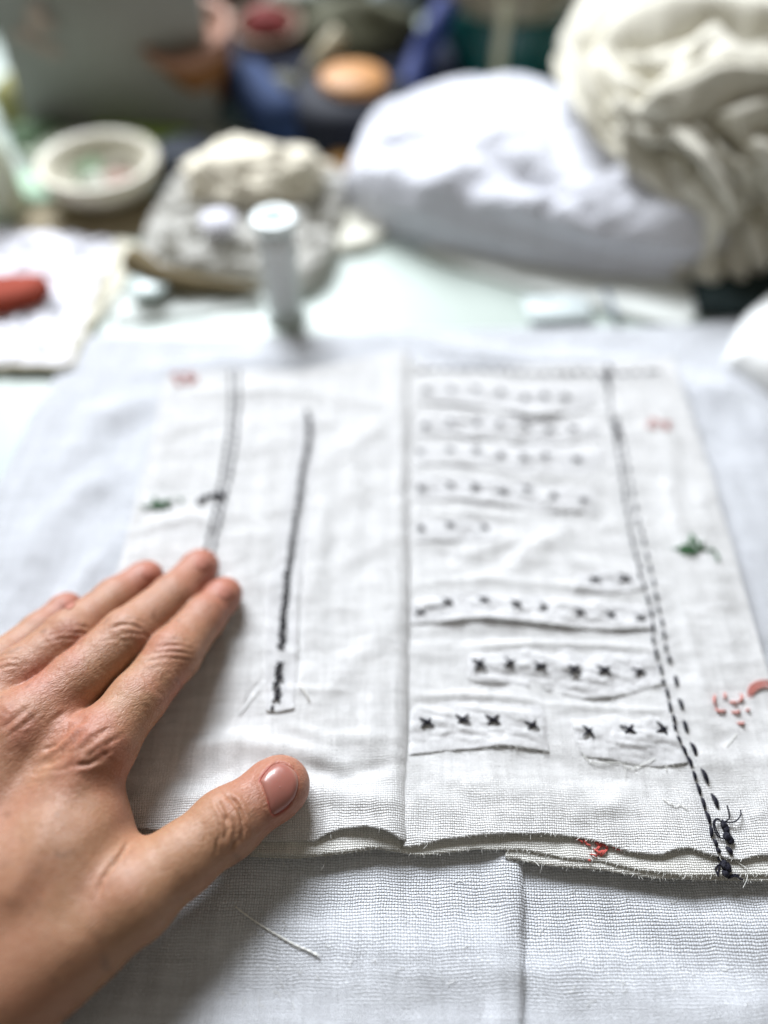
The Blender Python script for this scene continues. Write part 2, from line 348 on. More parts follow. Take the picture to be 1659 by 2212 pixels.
ra_ = [.07, .08, -.08, -.09, .10, .10, .16, .13]
PUCK = [(PP(l), w, a) for l, w, a in (([(888, 1506), (1000, 1500), (1100, 1508), (1182, 1519)], .13, .09), ([(1000, 1398), (1150, 1390), (1300, 1395), (1425, 1404)], .14, .09), ([(890, 1380), (1000, 1372), (1180, 1385)], .2, -.05), ([(1190, 1520), (1320, 1530), (1450, 1540)], .12, .06),
        ([(900, 1022), (1100, 1030), (1300, 1036)], .22, .08), ([(900, 950), (1100, 958), (1300, 962)], .22, -.07), ([(895, 1112), (1000, 1110), (1180, 1122)], .25, .08), ([(900, 885), (1100, 892), (1290, 898)], .25, .08), ([(900, 1190), (1010, 1215), (1120, 1200)], .35, -.08), ([(1200, 1170), (1240, 1210), (1300, 1225)], .3, .10),
        ([(890, 1262), (1050, 1250), (1200, 1262), (1380, 1285)], .2, .09), ([(1470, 1300), (1500, 1420), (1530, 1520)], .25, .08), ([(1440, 1000), (1455, 1120), (1490, 1230)], .3, .09), ([(1500, 1640), (1560, 1650), (1620, 1640)], .3, .08), ([(900, 1700), (960, 1740), (1010, 1760)], .35, .08), ([(1250, 1760), (1350, 1735), (1420, 1760)], .3, .07))]
def right_z(X, Y, U=None, W=None):
    z = .030*fbm(X*.9, Y*1.3, s=21)+.06*fbm(X*.40, Y*.3, s=22)+.012*(1-2*np.abs(fbm(X*.9+Y*.3, Y*1.4, s=23, o=2)))
    for l, a in zip(rr_, ra_): z = z+ridge(X, Y, l, .45, a)
    for l, w_, a_ in PUCK: z = z+ridge(X, Y, l, w_, a_)
    yb = 5.9; k = np.exp(-np.clip(Y-yb, 0, 9)/.8)
    z = z+k*(.06*np.sin(X*1.05-1.0)+.03*np.sin(X*2.3+1)-.03)
    z = z+sstep(2.5, .5, X)*.0
    return z
S = coons(PP(RB), PP([(885, 782), (1000, 795), (1200, 790), (1330, 782), (1456, 772)]), PP([(872, 1829), (875, 1700), (870, 1300), (872, 1000), (885, 782)]), PP([(1700, 1846), (1672, 1500), (1600, 1240), (1525, 980), (1480, 850), (1456, 772)]), 230, 330)
right_page, RP = cloth('right_page', S, right_z, M_linen, book, .05, .01, BR)
def on_right(u, v, dz=.0):
    q = P(u, v, 0)
    for _ in range(3):
        z = float(right_z(np.array([q[0]]), np.array([q[1]]))[0])+dz; q = P(u, v, z)
    return q
# sheets below the right page
def low_z(base, sd):
    def f(X, Y, U=None, W=None):
        z = base+.03*np.sin(X*.9+sd)+.02*fbm(X, Y, s=sd)
        return np.where(X > .7, np.minimum(z*.4+(right_z(X, Y)-.10+base*.35)*.6, right_z(X, Y)-.055), z) if base < -.1 else z
    return f
S2 = coons(PP([(540, 1852), (640, 1856), (740, 1846), (810, 1836), (905, 1850), (1030, 1838), (1130, 1838), (1230, 1857), (1300, 1862), (1380, 1882), (1480, 1897), (1580, 1892), (1700, 1893)], -.3),
           PP([(560, 1700), (900, 1700), (1700, 1700)], -.3), PP([(540, 1852), (560, 1700)], -.3), PP([(1700, 1893), (1700, 1700)], -.3), 260, 26)
under_o, UP = cloth('under_sheet', S2, low_z(-.20, 1), M_under, book, .04, 0, BR)
S3 = coons(PP([(1090, 1856), (1180, 1872), (1300, 1882), (1420, 1902), (1560, 1904), (1700, 1906)], -.42), PP([(1090, 1750), (1700, 1750)], -.42), PP([(1090, 1856), (1090, 1750)], -.42), PP([(1700, 1906), (1700, 1750)], -.42), 120, 14)
low_o, LP = cloth('under_sheet', S3, low_z(-.32, 2), M_under, book, .04, 0, BR)
# left page, folded over along the spine
SPINE = PP(SPX, .1)
lz_ridges = [(PP(l), w, a) for l, w, a in (
    ([(390, 1620), (520, 1600), (700, 1640), (800, 1700)], .35, .12), ([(420, 1560), (600, 1575), (760, 1590)], .4, -.05), ([(330, 1690), (450, 1680), (560, 1650)], .4, -.12),
    ([(650, 1700), (760, 1730), (860, 1740)], .35, .16), ([(650, 1660), (740, 1680), (850, 1660)], .25, -.14),
    ([(560, 1490), (640, 1495), (760, 1500)], .12, .04), ([(520, 1540), (548, 1495), (575, 1465)], .05, -.05), ([(490, 1120), (560, 1125), (640, 1095)], .3, .05),
    ([(510, 970), (570, 975), (640, 940)], .35, .05), ([(700, 1010), (780, 960), (850, 900)], .5, .12), ([(690, 1500), (760, 1440), (850, 1350)], .5, .10), ([(700, 1250), (780, 1200), (860, 1170)], .5, .10),
    ([(568, 1230), (570, 1340), (570, 1478)], .06, -.06), ([(668, 1000), (655, 1200), (652, 1340), (650, 1480)], .10, -.12), ([(700, 1100), (675, 1300), (690, 1420)], .35, .14), ([(345, 900), (320, 1050), (295, 1190)], .12, -.05), ([(380, 860), (600, 850), (820, 880)], .4, .10), ([(370, 960), (470, 930)], .3, -.08), ([(700, 860), (760, 1000), (770, 1150)], .35, .08), ([(300, 1150), (420, 1120), (480, 1150)], .25, .08), ([(800, 1250), (820, 1450), (800, 1650)], .3, .07), ([(540, 1250), (480, 1350), (500, 1480)], .3, .09), ([(600, 1560), (700, 1600), (850, 1600)], .25, .08), ([(380, 1720), (480, 1740), (600, 1730)], .3, .10))]
def left_z(X, Y, U=None, W=None):
    sx = np.interp(Y, SPINE[::-1, 1], SPINE[::-1, 0]); d = np.clip(sx-X, 0, 50)
    z = .20+.16*np.exp(-(d/1.1)**2)
    r = .55; e = np.clip(d/r, 0, 1); z = z-.36*(1-e)**2.2
    z = z+.030*fbm(X*.8, Y*1.0, s=31)+.05*fbm(X*.35, Y*.3, s=33)+.014*(1-2*np.abs(fbm(X*.8-Y*.2, Y*1.2, s=34, o=2)))
    for l, w, a in lz_ridges: z = z+ridge(X, Y, l, w, a)
    k = np.exp(-np.clip(Y-6.3, 0, 9)/.7); z = z+k*(.10*np.sin(X*1.3+2.2))*np.clip(d, 0, 1)
    hem = PP([(600, 1100), (600, 1530)]) ; return z
LB = [(100, 1800), (200, 1794), (300, 1788), (370, 1796), (460, 1808), (560, 1814), (680, 1815), (706, 1800), (735, 1790), (790, 1786), (830, 1795), (866, 1812), (878, 1812)]
S = coons(PP(LB, .2), PP([(358, 812), (500, 798), (640, 800), (780, 775), (888, 758)], .2), PP([(100, 1800), (150, 1600), (262, 1200), (318, 990), (358, 812)], .2), PP([(878, 1812), (882, 1600), (884, 1300), (886, 1000), (888, 758)], .2), 250, 330)
left_page, LG = cloth('left_page', S, left_z, M_linen, book, .05, -.02, BR)
def on_left(u, v, dz=0.):
    q = P(u, v, .2)
    for _ in range(3):
        z = float(left_z(np.array([q[0]]), np.array([q[1]]))[0])+dz; q = P(u, v, z)
    return q
# sheet visible under the left page in front
S4 = coons(PP([(270, 1812), (420, 1824), (560, 1846), (660, 1850), (760, 1840), (800, 1832), (866, 1836)], -.1), PP([(270, 1700), (560, 1700), (866, 1720)], -.1), PP([(270, 1812), (270, 1700)], -.1), PP([(866, 1836), (866, 1720)], -.1), 120, 20)
lu_o, LU = cloth('under_sheet', S4, low_z(-.04, 3), M_under, book, .04, 0, BR)

# frayed edges
fringe('frayed_edge', [RP[0]], book, n_cm=14, ln=(.03, .13), rel=BR, seed=1, long=.05)
fringe('frayed_edge', [UP[0]], book, n_cm=15, ln=(.02, .14), rel=BR, seed=2)
fringe('frayed_edge', [LP[0]], book, n_cm=15, ln=(.02, .13), rel=BR, seed=3)
fringe('frayed_edge', [LG[0][40:]], book, n_cm=13, ln=(.01, .08), rel=BR, seed=4)
fringe('frayed_edge', [LU[0]], book, n_cm=15, ln=(.02, .13), rel=BR, seed=5)

# muslin strips stitched to the right page
strips = []
def strip(px, nz=1.0, sd=0, lift=.14, z0=.03, nu=150, nv=34, fr=True):
    """px: top edge and bottom edge as lists left to right"""
    T, B = PP(px[0], z0), PP(px[1], z0); B = smooth_line(B, 60)
    S = coons(B, T, np.array([B[0], T[0]]), np.array([B[-1], T[-1]]), nu, nv)
    def zf(X, Y, U, W):
        z = right_z(X, Y)+z0; g = np.sin(math.pi*U)**.3
        w = fbm(X*1.6+sd, Y*1.0, s=40+sd, o=4)
        cr = np.abs(fbm(X*1.1+sd*3, Y*3.0+X*.5, s=60+sd, o=3))
        z = z+nz*g*(.035*w+.07*cr*np.sin(math.pi*np.clip(W, 0, 1))**.6)
        z = z+lift*.75*np.clip(1-W/.5, 0, 1)**1.5*np.clip(fbm(U*3.1+sd*5, sd+0*U, s=33, o=2)+.35, 0, 1)*g+.03*np.exp(-((W-.6)/.2)**2)*nz*g-.055*(1-np.clip((1-W)/.2, 0, 1))-.05*(1-np.clip(np.minimum(U, 1-U)/.04, 0, 1))*np.clip(W*4, 0, 1)
        return z-.0*X
    o, G = cloth('muslin_strip', S, zf, M_muslin, book, .012, .03, BR)
    strips.append((o, G))
    if fr: f = fringe('frayed_edge', [G[0]], o, n_cm=12, ln=(.04, .16), r=.007, rel=BR, seed=sd+50, long=.08); f.parent = o
    return o, G
def on_strip(G, u, v):
    """surface point of a strip under reference point (u, v)"""
    V = G.reshape(-1, 3); q = proj(V); i = np.argsort((q[:, 0]-u)**2+(q[:, 1]-v)**2)[:6]; z = V[i, 2].mean(); return P(u, v, z)
ZT = .05
_xmesh = []
def xmesh(mat, n=5, ln=.26, r=.038, sd=0):
    rg = random.Random(sd); out = []
    for i in range(n):
        mb = MB()
        for a, dz in ((math.radians(rg.uniform(30, 50)), .02), (math.radians(rg.uniform(128, 152)), .07)):
            l = ln*rg.uniform(.85, 1.15); d = np.array([math.cos(a)*l, math.sin(a)*l, 0]); t = np.linspace(-1, 1, 9)
            bow = np.array([math.sin(a), -math.cos(a), 0])*rg.uniform(-.03, .03)
            pts = [d*q+bow*(1-q*q)+np.array([0, 0, dz*(1-q*q)-.035*q*q]) for q in t]
            mb.tube(pts, r*(.45+.75*(1-np.abs(t)**2.2)), 7)
        out.append(mk_mesh('cross_stitch', np.vstack(mb.V), mb.F, mat))
    return out
XM = xmesh(M_black, 6)
def cross(q, parent, sc=1.0, rz=None, meshes=XM):
    o = obj('cross_stitch', random.choice(meshes), parent, q-np.array(BR)); o.rotation_euler = (random.uniform(-.15, .15), random.uniform(-.15, .15), random.gauss(0, .12) if rz is None else rz); o.scale = (sc*random.uniform(.9, 1.1),)*3; return o
ST = [
 (([(900, 822), (1100, 824), (1290, 836)], [(902, 868), (960, 870), (1060, 884), (1150, 902), (1240, 890), (1290, 880)]), 1.2, .22, [(921, 844), (975, 842), (1027, 842), (1082, 847), (1134, 860), (1176, 857), (1220, 857)]),
 (([(900, 892), (1100, 898), (1300, 912)], [(902, 935), (980, 938), (1080, 952), (1170, 962), (1240, 952), (1300, 948)]), 1.1, .20, [(918, 920), (973, 912), (1030, 912), (1079, 915), (1134, 920), (1186, 930), (1238, 928)]),
 (([(898, 955), (1100, 958), (1305, 968)], [(900, 1002), (1000, 1005), (1100, 1022), (1200, 1026), (1260, 1024), (1305, 1008)]), 1.0, .16, [(908, 977), (973, 972), (1030, 973), (1082, 983), (1131, 987), (1178, 985), (1246, 993)]),
 (([(896, 1030), (1050, 1028), (1180, 1046), (1290, 1056)], [(898, 1078), (1000, 1080), (1090, 1092), (1160, 1106), (1220, 1104), (1290, 1110)]), 1.0, .16, [(910, 1055), (973, 1048), (1027, 1052), (1087, 1060), (1139, 1055), (1196, 1071), (1259, 1079)]),
 (([(896, 1120), (980, 1118), (1080, 1128)], [(898, 1168), (980, 1170), (1060, 1168), (1082, 1160)]), .6, .06, [(910, 1141), (972, 1135), (1046, 1141)]),
 (([(1240, 1238), (1320, 1232), (1392, 1236)], [(1236, 1276), (1320, 1282), (1396, 1274)]), .7, .05, [(1285, 1253), (1350, 1250)]),
 (([(884, 1290), (1000, 1278), (1150, 1284), (1300, 1296), (1408, 1306)], [(886, 1346), (960, 1345), (1030, 1338), (1100, 1344), (1180, 1352), (1260, 1360), (1330, 1362), (1410, 1358)]), 1.3, .22, [(907, 1323), (967, 1301), (1045, 1297), (1115, 1306), (1174, 1312), (1252, 1323), (1320, 1329), (1383, 1334)]),
 (([(1012, 1410), (1100, 1398), (1250, 1402), (1415, 1412)], [(1008, 1462), (1040, 1475), (1110, 1480), (1180, 1490), (1250, 1508), (1330, 1505), (1395, 1490), (1430, 1478)]), 1.5, .26, [(1035, 1435), (1100, 1433), (1167, 1439), (1240, 1447), (1305, 1447), (1380, 1450)]),
 (([(884, 1520), (980, 1512), (1080, 1516), (1180, 1524)], [(884, 1632), (950, 1624), (1020, 1618), (1080, 1612), (1130, 1616), (1186, 1624)]), 1.0, .10, [(922, 1560), (1000, 1553), (1065, 1554), (1148, 1567)]),
 (([(1228, 1546), (1300, 1540), (1400, 1544), (1462, 1562)], [(1244, 1600), (1262, 1632), (1310, 1640), (1370, 1652), (1420, 1656), (1486, 1648)]), 1.0, .12, [(1270, 1581), (1357, 1577), (1430, 1576)]),
]
for i, (px, nz, lift, xs) in enumerate(ST):
    o, G = strip(px, nz, i, lift)
    for u, v in xs:
        q = on_strip(G, u, v); q[2] += .035; cross(q, o, .84 if v < 1000 else (.85 if v < 1200 else (.9 if v < 1400 else 1.0)))
# loose connecting thread in the fifth row
G = strips[6][1]; mb = MB(); mb.tube([on_strip(G, u, v)+np.array([0, 0, .04]) for u, v in ((907, 1322), (925, 1312), (950, 1311), (967, 1302))], .02, 5); mb.build('loose_thread', M_black, strips[6][0], rel=BR)

# running stitches
def dash(pts, parent, mat=M_black, r=.06, name='running_stitch', sag=.05):
    pts = smooth_line(np.asarray(pts), 9) if len(pts) > 2 else np.array([pts[0]+(pts[1]-pts[0])*t for t in np.linspace(0, 1, 9)])
    t = np.linspace(-1, 1, 9); pts = pts+np.c_[np.zeros(9), np.zeros(9), sag*(1-t*t)-.03*t*t]
    mb = MB(); mb.tube(pts, r*(.25+.8*(1-np.abs(t)**2.4)), 7); return mb.build(name, mat, parent, rel=BR)
def jit(a): return random.gauss(0, a)
inner = [((640, 20), (660, 130)), ((680, 165), (700, 265)), ((712, 305), (718, 355)), ((738, 385), (762, 480)), ((765, 500), (780, 600)), ((805, 625), (813, 700)), ((812, 710), (825, 775)), ((838, 812), (872, 890)), ((880, 898), (925, 990)), ((927, 992), (977, 1100)), ((985, 1132), (1005, 1220)), ((1012, 1238), (1052, 1352)), ((1060, 1366), (1090, 1480)), ((1095, 1488), (1140, 1612)), ((1138, 1622), (1150, 1730)), ((1166, 1745), (1202, 1820)), ((1192, 1832), (1228, 1872))]
outer = [((762, 95), (776, 160)), ((820, 268), (836, 370)), ((853, 478), (890, 580)), ((898, 672), (927, 785)), ((962, 872), (1014, 992)), ((1058, 1108), (1122, 1252)), ((1148, 1332), (1212, 1472)), ((1282, 1818), (1338, 1886))]
for lst, rr in ((inner, .058), (outer, .068)):
    for a, b in lst:
        k = Kp([a, b]); dash([on_right(*k[0], .04), on_right(*k[1], .04)], right_page, r=rr)
def dashes(px, page, dl, gap, r, on, mat=M_black, wob=2.0):
    Q = resample(smooth_line(px, 60), 400); W3 = np.array([on(u, v, .04) for u, v in Q]); L = np.r_[0, np.cumsum(np.linalg.norm(np.diff(W3, axis=0), axis=1))]; s = 0
    while s < L[-1]-.1:
        l = dl*random.uniform(.75, 1.25); e = min(s+l, L[-1]); m = (s+e)/2
        q = [np.array([np.interp(x, L, W3[:, k]) for k in range(3)]) for x in (s, e)]; off = np.array([jit(.015), jit(.015), 0]); dash([q[0]+off, q[1]+off], page, mat, r); s = e+gap*random.uniform(.6, 1.5)
dashes([(1312, 800), (1318, 880), (1332, 950), (1345, 1050), (1362, 1150), (1385, 1250), (1404, 1315), (1412, 1392)], right_page, .42, .10, .05, on_right)
dashes([(1330, 900), (1346, 960), (1366, 1060), (1385, 1150), (1402, 1220), (1418, 1290), (1430, 1350), (1440, 1405)], right_page, .34, .24, .055, on_right)
dashes([(900, 800), (1010, 797), (1130, 806), (1240, 806), (1330, 808), (1425, 800)], right_page, .42, .12, .055, on_right)
dashes([(1308, 792), (1322, 800), (1304, 815), (1318, 845)], right_page, .25, .03, .07, on_right)
dashes([(1322, 915), (1338, 930), (1326, 945)], right_page, .25, .02, .08, on_right)
# seam and lines on the left page
lp = lambda u, v, dz=0.: on_left(u, v, dz)
dashes([(498, 800), (500, 850), (496, 920), (486, 990), (475, 1050), (462, 1110), (447, 1170), (430, 1240)], left_page, .36, .07, .058, lp)
dashes([(514, 800), (516, 850), (512, 920), (504, 990), (492, 1050), (478, 1110), (463, 1180), (450, 1240)], left_page, .36, .09, .058, lp)
dashes([(428, 1088), (440, 1074), (462, 1070), (486, 1074)], left_page, .35, .0, .10, lp)
SX = smooth_line([(663, 888), (668, 930), (663, 975), (652, 1030), (645, 1080), (636, 1140), (628, 1200), (618, 1270), (612, 1330), (607, 1400), (602, 1450), (598, 1490), (598, 1520)], 300)
SW = np.array([on_left(u, v, .05) for u, v in SX]); SL = np.r_[0, np.cumsum(np.linalg.norm(np.diff(SW, axis=0), axis=1))]
s = 0.; XS = xmesh(M_black, 5, .165, .030, 3)
while s < SL[-1]:
    q = np.array([np.interp(s, SL, SW[:, k]) for k in range(3)])
    if abs(s/SL[-1]-.868) > .012: cross(q+np.array([jit(.02), 0, 0]), left_page, 1.0 if s/SL[-1] > .6 else .9, random.gauss(0, .15), XS)
    s += .24*random.uniform(.85, 1.15)
dash([on_left(590, 1524, .04), on_left(586, 1536, .05)], left_page, r=.05)
dash([on_left(596, 1640, .03), on_left(604, 1636, .05)], left_page, r=.07)
# tape under the seam with a small torn end
T = PP([(572, 1235), (598, 1232), (640, 1230)], .3); B = PP([(572, 1490), (572, 1528), (600, 1537), (636, 1530), (640, 1490)], .3)
tape = coons(PP([(574, 1534), (600, 1538), (636, 1531)], .3), PP([(640, 900), (662, 890), (690, 905)], .3), PP([(574, 1534), (574, 1300), (604, 1130), (640, 900)], .3), PP([(636, 1531), (646, 1300), (664, 1130), (690, 905)], .3), 24, 140)
tape_o, TG = cloth('seam_tape', tape, lambda X, Y, U, W: left_z(X, Y)+.012+.05*np.clip(1-W/.02, 0, 1)+.01*fbm(X*3, Y*3, s=77), M_muslin, book, .02, 0, BR)
fringe('frayed_edge', [TG[0]], tape_o, n_cm=22, ln=(.03, .09), r=.008, rel=BR, seed=90)
mb = MB(); mb.tube([on_left(u, v, .06) for u, v in ((648, 1478), (655, 1488), (662, 1500), (668, 1514))], .028, 5); mb.build('loose_thread', M_white, left_page, rel=BR)
mb = MB(); mb.tube([on_left(u, v, .03) for u, v in ((516, 1546), (530, 1530), (548, 1508), (562, 1492))], .012, 4); mb.build('loose_thread', simple('grey_thread', (.25, .24, .22), .8), left_page, rel=BR)
# embroidery
def motif(lst, on, parent, mat, r=.05, name='embroidery_stitch', dz=.03):
    for l in lst: dash([on(u, v, dz) for u, v in l], parent, mat, r, name)
motif([Kp(l) for l in ([(1185, 440), (1170, 510), (1200, 560)], [(1185, 560), (1210, 600), (1290, 592)], [(1270, 425), (1268, 490)], [(1308, 505), (1345, 522), (1390, 518)], [(1388, 515), (1424, 480), (1410, 432)], [(1325, 600), (1370, 612), (1415, 592)], [(1460, 592), (1490, 584)], [(1378, 694), (1412, 712), (1448, 694)])], on_right, right_page, M_red, .042)
for k in range(4):
    motif([Kp([(1484+17*k, 510-12*k), (1474+17*k, 430+2*k), (1502+15*k, 364+15*k), (1580+6*k, 328+18*k), (1720, 316+20*k)])], on_right, right_page, M_red, .026, dz=.0+.01*k)
def scribble(cx, cy, w, h, n, on, parent, mat, r, sd):
    rg = random.Random(sd)
    for i in range(n):
        a = (cx+rg.uniform(-w, w), cy+rg.uniform(-h, h)); g = rg.uniform(-.9, .9); l = rg.uniform(8, 16)
        motif([[a, (a[0]+l*math.cos(g)*.5, a[1]+l*math.sin(g)*.5+2), (a[0]+l*math.cos(g), a[1]+l*math.sin(g))]], on, parent, mat, r)
c4 = lambda l: [(796+x*.52, 730+y*.52) for x, y in l]
motif([c4(l) for l in ([(1262, 872), (1290, 880), (1320, 872)], [(1300, 880), (1325, 905)], [(1318, 880), (1335, 850), (1340, 812)], [(1335, 810), (1372, 860), (1385, 850)], [(1345, 890), (1375, 880), (1400, 885)], [(1300, 900), (1325, 890), (1345, 905)], [(1395, 880), (1430, 885), (1450, 905)], [(1440, 895), (1452, 915), (1450, 930)], [(1360, 870), (1400, 850)], [(1290, 870), (1325, 862)])], on_right, right_page, M_green, .05)
scribble(1480, 1186, 22, 9, 9, on_right, right_page, M_green, .055, 3)
scribble(1418, 917, 24, 7, 10, on_right, right_page, M_red, .05, 4)
scribble(395, 818, 28, 9, 12, lp, left_page, M_red, .06, 5)
scribble(345, 1084, 18, 12, 11, lp, left_page, M_green, .06, 6); motif([[(300, 1094), (325, 1096), (350, 1080)], [(385, 1074), (395, 1085)]], lp, left_page, M_green, .05)
_UPV = UP.reshape(-1, 3); _UPQ = proj(_UPV)
def on_low(u, v, dz=0.):
    z = _UPV[np.argmin((_UPQ[:, 0]-u)**2+(_UPQ[:, 1]-v)**2), 2]; return P(u, v, z+dz)
red2 = [((0, 1745), (25, 1800)), ((20, 1790), (60, 1810)), ((95, 1765), (140, 1815)), ((120, 1770), (165, 1815)), ((100, 1860), (150, 1800)), ((60, 1880), (120, 1905)), ((150, 1900), (215, 1830)), ((185, 1790), (215, 1840)), ((225, 1770), (300, 1830)), ((260, 1785), (340, 1850)), ((90, 1830), (160, 1900)), ((120, 1890), (180, 1840)), ((290, 1840), (345, 1842)), ((-40, 1750), (-10, 1785)), ((-70, 1745), (-30, 1760)), ((240, 1800), (275, 1830)), ((150, 1780), (195, 1812))]
motif([Kp([(x+o_, y+o_*.3) for x, y in l]) for l in red2 for o_ in (-5, 6)], on_low, under_o, M_deepred, .022, dz=.035)
motif([Kp([(40, 1935), (60, 1945)])], on_low, under_o, M_deepred, .03)
# knots
mb = MB()
def kb(x, y, z, r, sd, on=on_right):
    q = on(*Kp([(x, y)])[0], z); mb.ball(q, r, 10, .22, sd, 2.5)
kb(1262, 1618, .08, (.085, .14, .09), 1); kb(1285, 1655, .08, (.09, .13, .08), 2); kb(1292, 1722, .10, (.12, .13, .11), 3); kb(1318, 1752, .08, (.11, .12, .08), 4)
for l in ([(1290, 1445), (1306, 1500), (1308, 1560), (1270, 1592)], [(1412, 1485), (1412, 1530), (1375, 1580), (1320, 1596), (1270, 1590)], [(1245, 1600), (1205, 1560), (1168, 1590), (1172, 1650), (1205, 1715), (1255, 1745)], [(1250, 1595), (1205, 1568), (1178, 1600), (1190, 1660), (1225, 1720)]):
    k = Kp(l); mb.tube(smooth_line([on_right(u, v, .06+.10*math.sin(math.pi*i/(len(k)-1))) for i, (u, v) in enumerate(k)], 22), .022, 5)
mb.build('thread_knot', M_black, right_page, rel=BR)
mb = MB(); lo = lambda u, v, dz=0.: on_low(u, v, dz)
kb(1262, 1975, .10, (.10, .13, .10), 5, lo); kb(1292, 2000, .10, (.12, .14, .10), 6, lo); kb(1280, 2050, .06, (.10, .12, .08), 7, lo); kb(1218, 1915, .08, (.05, .07, .05), 8, lo); kb(1270, 1892, .08, (.06, .04, .05), 9, lo)
for l in ([(1240, 1965), (1205, 1985), (1180, 2020)], [(1225, 1990), (1212, 2040), (1208, 2075)], [(1285, 2090), (1340, 2066), (1392, 2070)], [(1300, 2100), (1350, 2080), (1395, 2085)], [(1390, 2088), (1412, 2105), (1435, 2108)], [(1200, 2060), (1190, 2030), (1215, 2085)]):
    k = Kp(l); mb.tube(smooth_line([lo(u, v, .03) for u, v in k], 10), .024, 5)
mb.build('thread_knot', M_black, under_o, rel=BR)
# white loose threads on the book
for l, on, z in (([(715, 1380), (745, 1410), (790, 1430), (830, 1450), (870, 1440), (935, 1480)], on_right, .04), ([(1350, 1925), (1400, 1965), (1465, 2005)], on_low, .06), ([(0, 985), (60, 1050), (180, 1060), (330, 1060), (430, 1110), (560, 1060), (640, 1020)], on_right, .06), ([(755, 1060), (740, 1110), (748, 1135)], on_right, .04),
                 ([(1380, 800), (1330, 860), (1285, 915)], on_right, .03), ([(-560, 1180+740), (-500, 1930), (-440, 1950), (-400, 1990)], on_low, .04)):
    mb = MB(); mb.tube(smooth_line([on(u, v, z) for u, v in Kp(l)], 30), .013, 4); mb.build('loose_thread', M_white, right_page, rel=BR)
# small black lumps peeping out between hand and thumb
mb = MB(); mb.ball(P(289, 1798, -.05), (.12, .16, .10), 8, .3, 3); mb.ball(P(283, 1812, -.1), (.10, .12, .10), 8, .3, 5); mb.build('thread_knot', M_black, left_page, rel=BR)

# lint and short thread ends on the cloth in front
rg = random.Random(41); mb = MB()
for k in range(46):
    u, v = rg.uniform(420, 1650), rg.uniform(1885, 2205); a = rg.uniform(0, 6.28); l = rg.uniform(6, 26); c = rg.uniform(-9, 9)
    px = smooth_line([(u, v), (u+l*.5*math.cos(a)-c*math.sin(a), v+l*.5*math.sin(a)+c*math.cos(a)), (u+l*math.cos(a), v+l*math.sin(a))], 8); q = np.array([P(x, y, -.5) for x, y in px]); q[:, 2] = base_z(q[:, 0], q[:, 1])+.03
    mb.tube(q, .007, 3, False)
lint = mb.build('lint', M_white, base_o); lint['kind'] = 'stuff'
# single white thread on the base cloth
th = smooth_line([(508, 1958), (530, 1975), (560, 1996), (600, 2020), (640, 2042), (668, 2054), (690, 2066)], 60)
pts = np.array([P(u, v, -.5) for u, v in th]); pts[:, 2] = base_z(pts[:, 0], pts[:, 1])+.05
pts = np.array([P(u, v, z) for (u, v), z in zip(th, pts[:, 2])]); mb = MB()
for ph in (0, math.pi):
    w = np.linspace(0, 46, 60)+ph; mb.tube(pts+np.c_[np.zeros(60), .014*np.cos(w), .014*np.sin(w)], .016, 5)
tag(mb.build('thread', M_white), 'single twisted white thread lying on the cloth below the thumb', 'thread')
# ------------------------------------------------------------------ hand
def CP(x, y, z): return P(*Cp(x, y), z)
HN = .058
HX = np.arange(-19, -1.6, HN, dtype=np.float32); HY = np.arange(-1.6, 16.6, HN, dtype=np.float32); HZ = np.arange(-1.0, 4.4, HN, dtype=np.float32)
def cone(a, b, ra, rb, sz=1.0):
    """tapered capsule distance on a sub-box of the grid -> full field (far = 9)"""
    a, b = np.asarray(a, float), np.asarray(b, float); m = max(ra, rb)*max(1, sz)+1.6
    lo, hi = np.minimum(a, b)-m, np.maximum(a, b)+m
    ix = [slice(*np.searchsorted(G, (lo[i], hi[i]))) for i, G in enumerate((HX, HY, HZ))]
    x = HX[ix[0]][:, None, None]-a[0]; y = HY[ix[1]][None, :, None]-a[1]; z = (HZ[ix[2]][None, None, :]-a[2])/sz
    d = b-a; d = d*np.array([1, 1, 1/sz]); l2 = d@d+1e-9
    t = np.clip((x*d[0]+y*d[1]+z*d[2])/l2, 0, 1)
    r = np.sqrt((x-t*d[0])**2+(y-t*d[1])**2+(z-t*d[2])**2)-(ra+(rb-ra)*t)
    return ix, r.astype(np.float32)
def field(prims, k):
    F = np.full((len(HX), len(HY), len(HZ)), 3.0, np.float32)
    for p in prims:
        ix, r = cone(*p[:4], *(p[4:5] or (1.0,))); kk = p[5] if len(p) > 5 else k; A = F[tuple(ix)]
        h = np.clip(kk-np.abs(A-r), 0, None)/kk; F[tuple(ix)] = np.minimum(A, r)-h*h*kk*.25
    return F
J = {'index': [CP(430, 1000, 2.05), CP(765, 585, 1.55), CP(895, 425, 1.05), CP(985, 322, .80)],
     'middle': [CP(100, 900, 2.25), CP(560, 500, 1.75), CP(765, 325, 1.20), CP(880, 200, .80)],
     'ring': [CP(-150, 850, 2.1), CP(310, 500, 1.65), CP(510, 335, 1.10), CP(640, 245, .80)],
     'pinky': [CP(-380, 860, 1.7), CP(0, 625, 1.35), CP(175, 480, .95), CP(288, 382, .70)]}
RR = {'index': (.96, .865, .725, .61), 'middle': (.98, .885, .75, .65), 'ring': (.93, .83, .70, .60), 'pinky': (.85, .72, .62, .54)}
fing = []
for n in ('pinky', 'ring', 'middle', 'index'):
    j, r = J[n], RR[n]; pr = [(j[i], j[i+1], r[i], r[i+1]) for i in range(3)]
    m = (j[0]+j[1])/2; pr[0:1] = [(j[0], m, r[0], r[1]*1.0), (m, j[1], r[1]*.98, r[1])]
    tipd = (j[3]-j[2])/np.linalg.norm(j[3]-j[2]); pr.append((j[3], j[3]+tipd*.12, r[3], r[3]*.86))
    fing.append(field([(a, b, p, q, .92, .22) for a, b, p, q in pr], .22))
